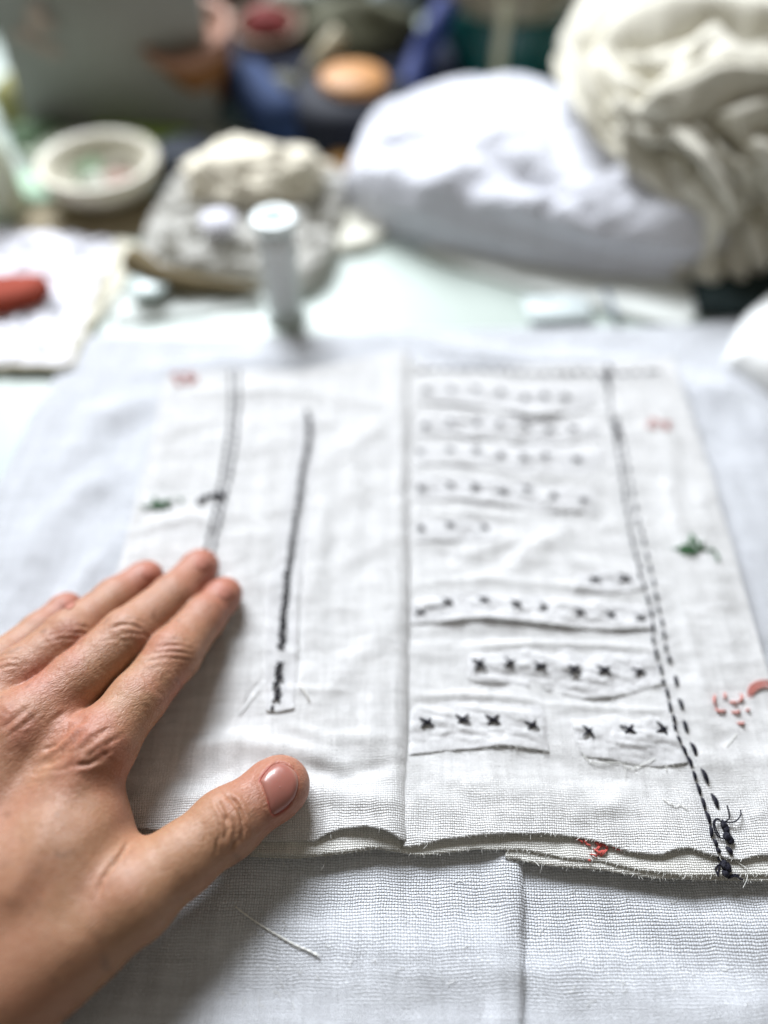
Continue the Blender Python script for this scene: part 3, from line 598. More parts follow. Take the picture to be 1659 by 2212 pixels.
W0 = np.array([-13.6, .6, 1.9])
palm = [((-12.6, 1.3, 1.1), J['index'][0]+np.array([0, 0, -.10]), 1.35, .98, 1.0), ((-13.6, 1.7, 1.3), J['middle'][0]+np.array([0, 0, -.1]), 1.45, 1.0, 1.0),
        ((-14.6, 2.2, 1.4), J['ring'][0], 1.4, 1.0, 1.0), ((-15.6, 2.8, 1.8), J['pinky'][0], 1.3, .9, 1.0),
        ((-16.8, -3.5, -1.0), (-13.2, 1.0, .8), 2.1, 1.8, .95), ((-14.5, -4.0, -1.2), (-11.4, .2, .5), 2.0, 1.6, .9),
        ((-12.5, 3.0, 1.0), (-9.4, 7.2, 1.0), 1.4, .9, .8), ((-14.0, 4.0, 1.0), (-11.6, 8.0, 1.0), 1.3, 1.0, .8)]
w1 = CP(470, 790, 1.15); w2 = CP(150, 730, 1.2); palm += [((-11.5, 2.2, 1.6), CP(400, 1330, 1.5), 1.4, 1.05, .9), ((-11.2, 2.4, 1.5), CP(430, 1435, 1.10), 1.2, .60, .8), ((-11.0, 3.4, 1.7), CP(330, 1500, 1.65), 1.3, 1.1, .9), ((-11.9, 3.0, 1.5), CP(230, 1480, 1.75), 1.3, 1.15, .9), (CP(20, 1800, 1.1), CP(300, 1680, 1.35), 1.35, 1.15, .9), ((J['index'][0]+J['middle'][0])/2+np.array([0, 0, -.7]), w1+np.array([-.25, -.45, -.1]), 1.0, .60, .9), ((J['ring'][0]+J['middle'][0])/2+np.array([0, 0, -.7]), w2+np.array([-.3, -.4, -.1]), 1.0, .60, .9)]
PALM = field([p+((.9,) if len(p) == 5 else ()) for p in palm], .9)
TJ = [np.array([-11.6, .9, 1.0]), CP(590, 1655, 1.35), CP(995, 1335, 1.12), CP(1215, 1175, .92), CP(1240, 1157, .9)]
thumb = [(TJ[0], TJ[1], 1.75, 1.12, 1.0), (TJ[1], (TJ[1]+TJ[2])/2, 1.10, .94, .98), ((TJ[1]+TJ[2])/2, TJ[2], .94, .97, .95), (TJ[2], TJ[3], .97, .86, .88), (TJ[3], TJ[4], .86, .80, .85)]
TH = field([p+((.35,)) for p in thumb], .35)
THM = field([((-11.0, 1.2, .9), CP(330, 1850, .9), 1.5, 1.05, 1.0, .5), (CP(380, 1400, 1.0), CP(500, 1560, 1.1), .75, .65, .8, .5)], .6)
def smin(a, b, k):
    h = np.clip(k-np.abs(a-b), 0, None)/k; return np.minimum(a, b)-h*h*k*.25
BODY = smin(PALM, THM, .8)
FLD = None
for F_ in fing:
    q = smin(F_, BODY, .45); FLD = q if FLD is None else smin(FLD, q, .05)
FLD = smin(FLD, TH, .75)
del PALM, THM, fing
def surface_nets(F, h, o):
    nx, ny, nz = F.shape; ins = F < 0; cnt = np.zeros((nx-1, ny-1, nz-1), np.int8)
    for a in (0, 1):
        for b in (0, 1):
            for c in (0, 1): cnt += ins[a:nx-1+a, b:ny-1+b, c:nz-1+c]
    act = (cnt > 0) & (cnt < 8); idx = -np.ones(act.shape, np.int64); I = np.argwhere(act); idx[act] = np.arange(len(I)); acc = np.zeros((len(I), 3)); n = np.zeros(len(I))
    cr = [(a, b, c) for a in (0, 1) for b in (0, 1) for c in (0, 1)]
    for p in cr:
        for ax in range(3):
            if p[ax]: continue
            q = list(p); q[ax] = 1; fa = F[I[:, 0]+p[0], I[:, 1]+p[1], I[:, 2]+p[2]]; fb = F[I[:, 0]+q[0], I[:, 1]+q[1], I[:, 2]+q[2]]
            m = (fa < 0) != (fb < 0); t = np.where(m, fa/np.where(m, fa-fb, 1), 0); pos = np.tile(np.array(p, float), (len(I), 1)); pos[:, ax] += t; acc += pos*m[:, None]; n += m
    V = (I+acc/n[:, None])*h+o; Fc = []
    for ax in range(3):
        u, v = [(1, 2), (2, 0), (0, 1)][ax]; sl = [slice(1, -1)]*3; sl[ax] = slice(0, -1); sl2 = list(sl); sl2[ax] = slice(1, None)
        a, b = ins[tuple(sl)], ins[tuple(sl2)]
        for flip, M in ((False, a & ~b), (True, ~a & b)):
            E = np.argwhere(M)+np.array([0 if k == ax else 1 for k in range(3)]); du = np.eye(3, dtype=int)[u]; dv = np.eye(3, dtype=int)[v]
            q = [idx[tuple((E-s1*du-s2*dv).T)] for s1, s2 in ((1, 1), (0, 1), (0, 0), (1, 0))]; Q = np.stack(q if not flip else q[::-1], 1); Fc.append(Q[(Q >= 0).all(1)])
    return V, np.vstack(Fc)
HO = np.array([HX[0], HY[0], HZ[0]], float)
HVt, HF = surface_nets(FLD, HN, HO)
def tri(F, X):
    q = (X-HO)/HN; i = np.clip(np.floor(q).astype(int), 0, np.array(F.shape)-2); f = q-i; r = 0
    for a in (0, 1):
        for b in (0, 1):
            for c in (0, 1): r = r+F[i[:, 0]+a, i[:, 1]+b, i[:, 2]+c]*(f[:, 0] if a else 1-f[:, 0])*(f[:, 1] if b else 1-f[:, 1])*(f[:, 2] if c else 1-f[:, 2])
    return r
def grad(X, e=.09): return np.stack([tri(FLD, X+d)-tri(FLD, X-d) for d in np.eye(3)*e], 1)/(2*e)
for _ in range(2):
    g = grad(HVt, .06); l = np.linalg.norm(g, axis=1)[:, None]+1e-6; HVt = HVt-g/l*np.clip(tri(FLD, HVt)[:, None]/np.maximum(l, .3), -.05, .05)
def relax(V, F, it, lam):
    E = np.vstack([F[:, [0, 1]], F[:, [1, 2]], F[:, [2, 3]], F[:, [3, 0]]]); E = np.vstack([E, E[:, ::-1]]); deg = np.bincount(E[:, 0], minlength=len(V))[:, None]
    for i in range(it):
        s = np.stack([np.bincount(E[:, 0], V[E[:, 1], k], len(V)) for k in range(3)], 1)/np.maximum(deg, 1); V = V+(s-V)*(lam if i % 2 == 0 else -lam*1.03)
    return V
HVt = relax(HVt, HF, 6, .55)
Nn = grad(HVt); Nn /= np.linalg.norm(Nn, axis=1)[:, None]+1e-9
pr = proj(HVt); cx = (pr[:, 0])/.49; cy = (pr[:, 1]-1128)/.49
view = np.array([0, 0, CAMH])-HVt; view /= np.linalg.norm(view, axis=1)[:, None]; fac = np.clip((Nn*view).sum(1)*2.5, 0, 1)
D = np.zeros(len(HVt)); RED = np.zeros(len(HVt)); DARK = np.zeros(len(HVt))
def crease(pts, w, a, red=.0, bulge=.35):
    """w and a: width and depth in cm, at about 66 sheet units to the cm"""
    global D, RED
    px = 135.; x0, y0 = np.min(pts, 0)-90; x1, y1 = np.max(pts, 0)+90; m = (cx > x0) & (cx < x1) & (cy > y0) & (cy < y1) & (fac > 0)
    d, t, _ = seg_dist(cx[m], cy[m], smooth_line(np.array(pts, float), 24) if len(pts) > 2 else pts); d = d/px; e = np.clip(5*t*(1-t)+.12, 0, 1)
    e = e*np.clip(.85+.6*fbm(cx[m]/45, cy[m]/45, None, int(abs(pts[0][0]))+3, 2), .15, 1.5)
    D[m] += fac[m]*e*(-a*np.exp(-(d/w)**2)+a*bulge*np.exp(-((d-1.9*w)/(w*1.1))**2)); RED[m] += fac[m]*e*red*np.exp(-(d/(w*1.5))**2)
C1 = .055
for l, w, a in (([(955, 1222), (985, 1280), (1000, 1340), (985, 1405)], .07, .050), ([(1000, 1200), (1040, 1240), (1064, 1290), (1072, 1350), (1058, 1405)], .07, .065), ([(1012, 1290), (1034, 1340), (1038, 1400), (1015, 1445)], .06, .045), ([(925, 1370), (950, 1410), (955, 1460)], .05, .03), ([(1080, 1320), (1090, 1370), (1085, 1400)], .05, .03), ([(960, 1300), (970, 1360), (960, 1420)], .05, .03), ([(1105, 1200), (1130, 1260), (1140, 1330)], .05, .012), ([(880, 1290), (900, 1350), (905, 1430)], .05, .012),
                # index joint
                ([(640, 592), (710, 574), (790, 572), (862, 590)], .055, .050), ([(690, 556), (745, 542), (805, 545), (860, 566)], .055, .045), ([(615, 628), (680, 604), (760, 598), (830, 606), (885, 622)], .055, .045), ([(735, 522), (780, 516), (830, 528)], .05, .030), ([(640, 655), (720, 634), (800, 634)], .05, .020),
                # middle joint
                ([(470, 478), (540, 452), (605, 462), (640, 486)], .06, .055), ([(500, 508), (570, 490), (630, 495), (665, 515)], .06, .050), ([(530, 432), (590, 425), (640, 450)], .05, .040), ([(430, 530), (500, 515), (590, 530)], .05, .030), ([(560, 470), (620, 470), (650, 492)], .04, .03),
                # ring joint
                ([(196, 508), (270, 488), (340, 485), (405, 496)], .06, .050), ([(228, 480), (300, 463), (372, 462), (410, 474)], .055, .045), ([(185, 535), (260, 515), (350, 512)], .055, .035),
                ([(-20, 625), (30, 604), (80, 606)], .05, .045), ([(-20, 655), (30, 636), (85, 630)], .05, .04), ([(0, 595), (50, 580), (90, 582)], .05, .03),
                # knuckle folds on the back of the hand
                ([(150, 1082), (230, 1050), (300, 1000), (345, 945)], .14, .085), ([(330, 1075), (400, 1060), (450, 1030), (490, 1000)], .09, .080), ([(250, 960), (310, 905), (370, 868), (430, 858)], .12, .075), ([(380, 985), (430, 940), (490, 905)], .08, .050),
                ([(0, 915), (60, 868), (130, 815)], .10, .060), ([(20, 950), (95, 900), (180, 830)], .08, .045), ([(180, 1010), (250, 980), (300, 930)], .07, .045), ([(120, 1105), (200, 1100), (290, 1085), (330, 1070)], .08, .040), ([(440, 1010), (500, 960), (560, 930)], .07, .040), ([(200, 905), (250, 860), (300, 830)], .07, .03),
                ([(300, 1020), (360, 960), (420, 900)], .10, -.06), ([(360, 1030), (420, 985), (480, 950)], .09, -.05), ([(180, 1040), (250, 1000), (300, 960)], .07, -.04),
                # web of the thumb
                ([(578, 1395), (530, 1465), (480, 1530), (445, 1590), (425, 1660)], .07, .085), ([(600, 1400), (560, 1450), (520, 1500)], .05, .03), ([(437, 803), (400, 812), (360, 812)], .06, .04)):
    crease(l, w*(1.1 if l[0][0] > 850 else 1), a*1.5 if l[0][0] > 850 and l[0][1] > 1150 else a*(.60 if l[0][1] > 750 and l[0][0] < 500 else .50) if not (l[0][0] in (578,)) else a)
# tendons, soft swellings and irregular folds
for l, w, a in (([(60, 1640), (200, 1330), (370, 1080)], .45, .06), ([(-150, 1500), (-20, 1200), (90, 980)], .45, .06), ([(300, 1750), (450, 1500), (560, 1330)], .6, -.06), ([(760, 600), (830, 470)], .4, -.02)):
    d, t, _ = seg_dist(cx, cy, l); D += fac*a*np.exp(-(d/135./w)**2)
up = np.clip(Nn[:, 2]*1.5, 0, 1)
ax = np.array([.52, .85, 0]); ay = np.array([.85, -.52, 0]); A_, B_ = HVt@ax, HVt@ay
kn = np.zeros(len(HVt))
for x, y, r in ((400, 970, 210), (60, 880, 130), (700, 700, 150), (400, 620, 120), (770, 575, 100), (560, 490, 90), (310, 495, 100), (150, 690, 120)):
    kn = np.maximum(kn, np.exp(-((cx-x)**2+(cy-y)**2)/r**2))
D += up*.007*(.25+kn)*(1-2*np.abs(fbm(A_*5.2+B_*1.0, B_*2.0-A_*.5, HVt[:, 2]*2, 91, 3)))+.008*fbm(HVt[:, 0]*1.2, HVt[:, 1]*1.2, HVt[:, 2]*1.2, 95, 3)
D += up*.006*kn*(1-2*np.abs(fbm(HVt[:, 0]*6, HVt[:, 1]*6, None, 97, 2)))
# thumb nail: outline in crop coordinates, projected on the thumb
NL = [(1150, 1139), (1166, 1112), (1192, 1083), (1222, 1064), (1252, 1066), (1282, 1084), (1304, 1110), (1312, 1142), (1308, 1178), (1296, 1212), (1270, 1248), (1238, 1274), (1208, 1288), (1196, 1272), (1188, 1238), (1172, 1192)]
nlp = np.array(NL, float); nlc = smooth_line(np.vstack([nlp, nlp[:1]]), 97)[:-1]
def inside(x, y, poly):
    r = np.zeros(np.shape(x), bool); j = len(poly)-1
    for i in range(len(poly)):
        a, b = poly[i], poly[j]; c = ((a[1] > y) != (b[1] > y)) & (x < (b[0]-a[0])*(y-a[1])/(b[1]-a[1]+1e-12)+a[0]); r ^= c; j = i
    return r
nd, _, _ = seg_dist(cx, cy, np.vstack([nlc, nlc[:1]])); nin = inside(cx, cy, nlc) & (fac > 0); sd_ = np.where(nin, nd, -nd)/135.
nm = (np.abs(sd_) < .6) & (fac > 0)
D = np.where(nm, D*np.clip(-sd_/.15, 0, 1)-.06*sstep(-.03, .05, sd_)+.035*np.exp(-((sd_+.09)/.07)**2)*(cx < 1290), D)
RED += np.where(nm, .9*np.exp(-((sd_+.01)/.045)**2)*(.35+.65*(np.hypot(cx-1205, cy-1285) < 75)+.5*(np.hypot(cx-1160, cy-1110) < 45)), 0)
HV2 = HVt+Nn*D[:, None]; HV2[:, 2] = np.maximum(HV2[:, 2], .06+.0*HV2[:, 2])
# skin tone: redder at tips and knuckles
tipr = np.zeros(len(HVt))
for n in J: tipr = np.maximum(tipr, np.exp(-(np.linalg.norm(HVt-J[n][3], axis=1)/1.3)**2))
tipr = np.maximum(tipr, .9*np.exp(-(np.linalg.norm(HVt-TJ[3], axis=1)/1.3)**2))
blot = fbm(HVt[:, 0]*.7, HVt[:, 1]*.7, HVt[:, 2]*.7, 101, 3)
redm = np.clip(.75*tipr+.55*kn*np.clip(.6+blot, 0, 1)+.18*blot, 0, 1)
base_c = np.array([.365, .190, .113]); red_c = np.array([.37, .135, .092]); yel_c = np.array([.375, .218, .124])
ye = np.clip(fbm(HVt[:, 0]*.4, HVt[:, 1]*.4, None, 105, 2)+.25, 0, 1)*.6*(1-redm)
colr = base_c*(1-ye[:, None])+yel_c*ye[:, None]; colr = colr*(1-redm[:, None])+red_c*redm[:, None]
rr = np.clip(RED, 0, 1)[:, None]; colr = colr*(1-rr)+np.array([.42, .07, .06])*rr
fr_ = np.clip(fbm(HVt[:, 0]*3, HVt[:, 1]*3, None, 108, 2)-.75, 0, 1)[:, None]; colr = colr*(1-.5*fr_)
m, nt, b = new_mat('skin'); L = nt.links; tc = N(nt, 'ShaderNodeTexCoord').outputs['Object']
at = N(nt, 'ShaderNodeAttribute', attribute_name='tint').outputs['Color']
mp = N(nt, 'ShaderNodeMapping', vector_type='TEXTURE'); mp.inputs['Rotation'].default_value = (0, 0, math.radians(38)); mp.inputs['Scale'].default_value = (2.6, .75, 1); L.new(tc, mp.inputs[0])
nzv = N(nt, 'ShaderNodeTexNoise'); nzv.inputs['Scale'].default_value = 300; L.new(tc, nzv.inputs['Vector'])
ad = N(nt, 'ShaderNodeVectorMath', operation='MULTIPLY_ADD'); L.new(nzv.outputs['Color'], ad.inputs[0]); ad.inputs[1].default_value = (.0022, .0022, .0022); L.new(mp.outputs[0], ad.inputs[2])
def vor(scale, vec):
    v = N(nt, 'ShaderNodeTexVoronoi', feature='DISTANCE_TO_EDGE'); v.inputs['Scale'].default_value = scale; L.new(vec, v.inputs['Vector']); r = N(nt, 'ShaderNodeMapRange'); L.new(v.outputs['Distance'], r.inputs[0]); r.inputs[1].default_value = 0; r.inputs[2].default_value = .22; return r.outputs[0]
v1, v2 = vor(1500, ad.outputs[0]), vor(900, ad.outputs[0])
mp3 = N(nt, 'ShaderNodeMapping', vector_type='TEXTURE'); mp3.inputs['Rotation'].default_value = (0, 0, math.radians(33)); mp3.inputs['Scale'].default_value = (5.5, 1, 1); L.new(ad.outputs[0], mp3.inputs[0])
ln_ = noise_tex(nt, mp3.outputs[0], 1050, 4, .6); lnr = mth(nt, 'SUBTRACT', 1, mth(nt, 'ABSOLUTE', mth(nt, 'MULTIPLY', mth(nt, 'SUBTRACT', ln_, .5), 6)), clamp=False)
pm = noise_tex(nt, tc, 90, 2); hgt = mth(nt, 'ADD', mth(nt, 'MULTIPLY', mth(nt, 'ADD', mth(nt, 'MULTIPLY', v1, .5), v2), mth(nt, 'MULTIPLY', pm, 1.1)), mth(nt, 'MULTIPLY', lnr, .55)); fine = noise_tex(nt, tc, 2600, 3)
bp = N(nt, 'ShaderNodeBump'); bp.inputs['Strength'].default_value = .6; bp.inputs['Distance'].default_value = .00014; L.new(hgt, bp.inputs['Height'])
bp2 = N(nt, 'ShaderNodeBump'); bp2.inputs['Strength'].default_value = .3; bp2.inputs['Distance'].default_value = .0001; L.new(fine, bp2.inputs['Height']); L.new(bp.outputs[0], bp2.inputs['Normal']); L.new(bp2.outputs[0], b.inputs['Normal'])
mot = noise_tex(nt, tc, 420, 5, .65)
cm = N(nt, 'ShaderNodeMix', data_type='RGBA', blend_type='MULTIPLY'); cm.inputs[0].default_value = 1; L.new(at, cm.inputs[6]); L.new(mixc(nt, mot, (.92, .88, .87), (1.07, 1.06, 1.05)), cm.inputs[7])
dk = mixc(nt, mth(nt, 'MULTIPLY', v2, 1.0, clamp=True), (.90, .84, .81), (1, 1, 1)); cm2 = N(nt, 'ShaderNodeMix', data_type='RGBA', blend_type='MULTIPLY'); cm2.inputs[0].default_value = 1; L.new(cm.outputs[2], cm2.inputs[6]); L.new(dk, cm2.inputs[7])
L.new(cm2.outputs[2], b.inputs['Base Color']); b.inputs['Subsurface Weight'].default_value = .22; b.inputs['Subsurface Radius'].default_value = (1, .35, .18); b.inputs['Subsurface Scale'].default_value = .0035
b.inputs['Roughness'].default_value = .46; b.inputs['Specular IOR Level'].default_value = .42
M_skin = m
person = thing('person', 'left hand of a person pressed flat on the open white linen book', 'person', (-9, 6, 0))
HR = (-9, 6, 0)
hand_o = obj('hand', mk_mesh('hand', HV2-np.array(HR), HF, M_skin, col=colr), person)
# nail plate
def hit(px_, py_):
    """walk from the eye point to the thumb surface"""
    u, v = px_*.49, 1128+py_*.49; lo_ = np.array([P(a, c, 2.9) for a, c in zip(u, v)]); hi_ = np.array([P(a, c, .2) for a, c in zip(u, v)]); t = np.zeros(len(u)); dl = np.linalg.norm(hi_-lo_, axis=1)
    for _ in range(60): t = np.minimum(t+np.maximum(tri(FLD, lo_+(hi_-lo_)*t[:, None]), .0)/dl*.9, 1)
    return lo_+(hi_-lo_)*t[:, None]
cN = nlc.mean(0); rings = 16; NV = []
for i in range(rings+1):
    s = i/rings; q = cN+(nlc-cN)*s*1.0; X = hit(q[:, 0], q[:, 1]); g = grad(X, .25); g /= np.linalg.norm(g, axis=1)[:, None]
    lift = .030*(1-s**6)-.035*s**10; free = np.clip((q[:, 0]-1270)/40, 0, 1); NV.append(X+g*(lift+.02*free)[:, None])
NV = np.vstack(NV); k_ = len(nlc); NF = [(i*k_+j, (i+1)*k_+j, (i+1)*k_+(j+1) % k_, i*k_+(j+1) % k_) for i in range(rings) for j in range(k_)]
qx = np.vstack([cN+(nlc-cN)*i/rings for i in range(rings+1)]); ncol = np.tile(np.array([.31, .115, .088]), (len(NV), 1))
lun = np.clip(1-(qx[:, 0]-1150)/55, 0, 1)[:, None]*.55; ncol = ncol*(1-lun)+np.array([.34, .165, .125])*lun
fe = np.clip((np.hypot((qx[:, 0]-1215)/1.0, (qx[:, 1]-1170)/1.25)-84)/8, 0, 1)[:, None]*.5; ncol = ncol*(1-fe)+np.array([.40, .22, .16])*fe
m, nt, b = new_mat('fingernail'); at = N(nt, 'ShaderNodeAttribute', attribute_name='tint').outputs['Color']; nt.links.new(at, b.inputs['Base Color']); b.inputs['Roughness'].default_value = .33; b.inputs['Coat Weight'].default_value = .15; b.inputs['Subsurface Weight'].default_value = .1; b.inputs['Subsurface Scale'].default_value = .002
w = N(nt, 'ShaderNodeTexNoise'); w.inputs['Scale'].default_value = 700; nt.links.new(N(nt, 'ShaderNodeTexCoord').outputs['Object'], w.inputs['Vector']); bpn = N(nt, 'ShaderNodeBump'); bpn.inputs['Strength'].default_value = .25; bpn.inputs['Distance'].default_value = .0001; nt.links.new(w.outputs[0], bpn.inputs['Height']); nt.links.new(bpn.outputs[0], b.inputs['Normal'])
nail = obj('fingernail', mk_mesh('fingernail', NV-np.array(HR), NF, m, col=ncol), person)
md = nail.modifiers.new('thickness', 'SOLIDIFY'); md.thickness = .03*CM; md.offset = -1
m, nt, b_ = new_mat('fingertip_nail'); M_tip = m; b_.inputs['Base Color'].default_value = (.38, .155, .11, 1); b_.inputs['Roughness'].default_value = .6; b_.inputs['Specular IOR Level'].default_value = .25
# nails of the four fingers, pressed flat and seen from behind
for nx_, ny_, rl, rw, n_ in ((992, 308, 30, 30, 'index'), (892, 178, 31, 29, 'middle'), (652, 222, 27, 25, 'ring'), (305, 362, 23, 20, 'pinky')):
    a_, b_ = proj(np.array([J[n_][2], J[n_][3]])); dr = (b_-a_)/np.linalg.norm(b_-a_); pd = np.array([-dr[1], dr[0]]); th_ = np.linspace(0, 2*math.pi, 40, endpoint=False); V_ = []
    for i in range(9):
        s_ = i/8; q = np.array([nx_, ny_])+s_*(np.outer(np.sign(np.cos(th_))*np.abs(np.cos(th_))**.75*rl, dr)+np.outer(np.sign(np.sin(th_))*np.abs(np.sin(th_))**.75*rw, pd)); X = hit(q[:, 0], q[:, 1]); g = grad(X, .2); g /= np.linalg.norm(g, axis=1)[:, None]; V_.append(X+g*(.004*(1-s_**5)-.02*s_**8))
    F_ = [(i*40+j, (i+1)*40+j, (i+1)*40+(j+1) % 40, i*40+(j+1) % 40) for i in range(8) for j in range(40)]
    no = obj('fingernail', mk_mesh('fingernail', np.vstack(V_)-np.array(HR), F_, M_tip), person)
    md = no.modifiers.new('thickness', 'SOLIDIFY'); md.thickness = .03*CM; md.offset = -1
del FLD
# ------------------------------------------------------------------ things behind
def rotm(rx=0, ry=0, rz=0): return np.array(Matrix.Rotation(rz, 3, 'Z') @ Matrix.Rotation(ry, 3, 'Y') @ Matrix.Rotation(rx, 3, 'X'))
def T_(u, v, z=TZ): return P(u, v, z)
# thread spool
c = T_(618, 682); sp_ = thing('thread_spool', 'white plastic spool of pale grey thread standing on the table behind the book', 'spool', c)
M_plastic = simple('white_plastic', (.66, .72, .71), .3, .03, 30, spec=.5)
mb = MB(); mb.lathe([(.95, 0), (1.0, .06), (1.0, .24), (.9, .34), (.55, .5)], k=40); mb.build('lower_flange', M_plastic, sp_)
m, nt, b = new_mat('wound_thread'); w = N(nt, 'ShaderNodeTexWave', bands_direction='Z'); w.inputs['Scale'].default_value = 500; w.inputs['Distortion'].default_value = .6; nt.links.new(N(nt, 'ShaderNodeTexCoord').outputs['Object'], w.inputs[0]); nt.links.new(mixc(nt, w.outputs['Fac'], (.50, .52, .52), (.72, .74, .73)), b.inputs['Base Color']); b.inputs['Roughness'].default_value = .5
mb = MB(); mb.lathe([(.5, .45), (.82, .6), (.86, 1.2), (.86, 4.2), (.8, 4.9), (.5, 5.0)], k=40); mb.build('wound_thread', m, sp_)
mb = MB(); mb.lathe([(.5, 4.9), (.85, 5.1), (1.06, 5.2), (1.1, 5.45), (1.0, 5.55), (.45, 5.55), (.42, 5.35), (.01, 5.35)], k=40); mb.build('upper_flange', M_plastic, sp_)
mb = MB(); mb.lathe([(.01, 5.36), (.40, 5.36), (.40, 5.58), (.01, 5.58)], k=24); mb.build('label_disc', simple('pale_blue_print', (.45, .58, .68), .4, .1), sp_)

# heaps of cloth
M_heap = weave('washed_cotton', (.82, .83, .90), .09, .12, .05, .3, tint=(.74, .76, .82))
base = np.array([T_(*p) for p in ((735, 452), (800, 490), (900, 530), (1010, 556), (1150, 582), (1320, 606), (1490, 612), (1560, 560), (1580, 470), (1480, 380), (1250, 330), (1050, 300), (900, 300), (800, 340))])
def pile_top(x, y):
    yb = np.interp(x, [-6, 2, 10, 18], [42, 37.5, 34.5, 33]); t = np.clip((y-yb)/9, 0, 1); r = 1.25+.05*(x+4)+2.1*np.clip(1-np.abs(x-6.0)/8.5, 0, 1)*t**.8+.05*np.clip(x-6, 0, 9)-.5*np.clip(-x-1, 0, 4)*(1-t)*.5
    return r+.25*fbm(x*.25, y*.3, s=120)+.15*fbm(x*.5, y*.9, s=121)
def pile_disp(V, S_):
    V = V.copy(); n = fbm(V[:, 0]*.22, V[:, 1]*.35, V[:, 2]*.3, 122, 3); V[:, 2] += .22*n*np.clip(S_*4, 0, 1)
    lay = np.sin(V[:, 2]*3.4+.3*V[:, 0])*.24*np.clip(1-S_*1.3, 0, 1)*np.clip(S_*20, 0, 1); V[:, 1] -= lay
    V[:, 2] += (.55*(np.abs(np.sin(V[:, 0]*.30+V[:, 1]*.42+1.6*fbm(V[:, 0]*.10, V[:, 1]*.12, s=124)))**.55)-.38+.28*np.abs(np.sin(V[:, 0]*.75-V[:, 1]*.5+1.6*fbm(V[:, 0]*.12, V[:, 1]*.2, s=127)))**.5)*np.clip(S_*3, 0, 1)
    for l, w, a in (([(800, 330), (1000, 400), (1200, 430), (1380, 380)], 1.0, .3), ([(1100, 180), (1180, 300), (1260, 400)], 1.1, -.3), ([(1230, 230), (1320, 330), (1400, 430)],   .9, .4), ([(850, 400), (1000, 380)], .9, .35)):
        V[:, 2] += ridge(V[:, 0], V[:, 1], PP(l, 2.5), w, a)
    return V
pile = mound('folded_cloth', base, pile_top, M_heap, nr=60, na=300, p=6.0, disp=pile_disp)
tag(pile, 'high heap of folded lavender white cloth in front of the teal jar', 'cloth')
pb = np.array([T_(*p) for p in ((900, 545), (1000, 585), (1180, 640), (1400, 700), (1496, 700), (1470, 600), (1200, 560), (1000, 500))])
fl = mound('cloth_scrap', pb, lambda x, y: TZ+.35+.10*fbm(x*.4, y*.4, s=130), simple('pale_cloth', (.70, .73, .70), .8, .08, 30), p=6, nr=10)
tag(fl, 'flat pale greenish cloth scrap poking out in front of the lavender heap', 'cloth')
mb = MB(); mb.tube(smooth_line([T_(1305, 625, -.7), T_(1318, 650, -.7), T_(1332, 690, -.7)], 8), .16, 6); o = mb.build('tape', simple('slate_tape', (.20, .23, .26), .7), None); tag(o, 'short dark grey tape lying across the flat greenish scrap', 'tape')
mb = MB(); mb.box(T_(1205, 665, -.78), (3.2, 1.8, .06), .05, 0, .02); o = mb.build('paper_slip', simple('blue_grey_paper', (.54, .60, .60), .6), None); tag(o, 'small pale blue grey paper slip on the flat greenish scrap', 'paper')

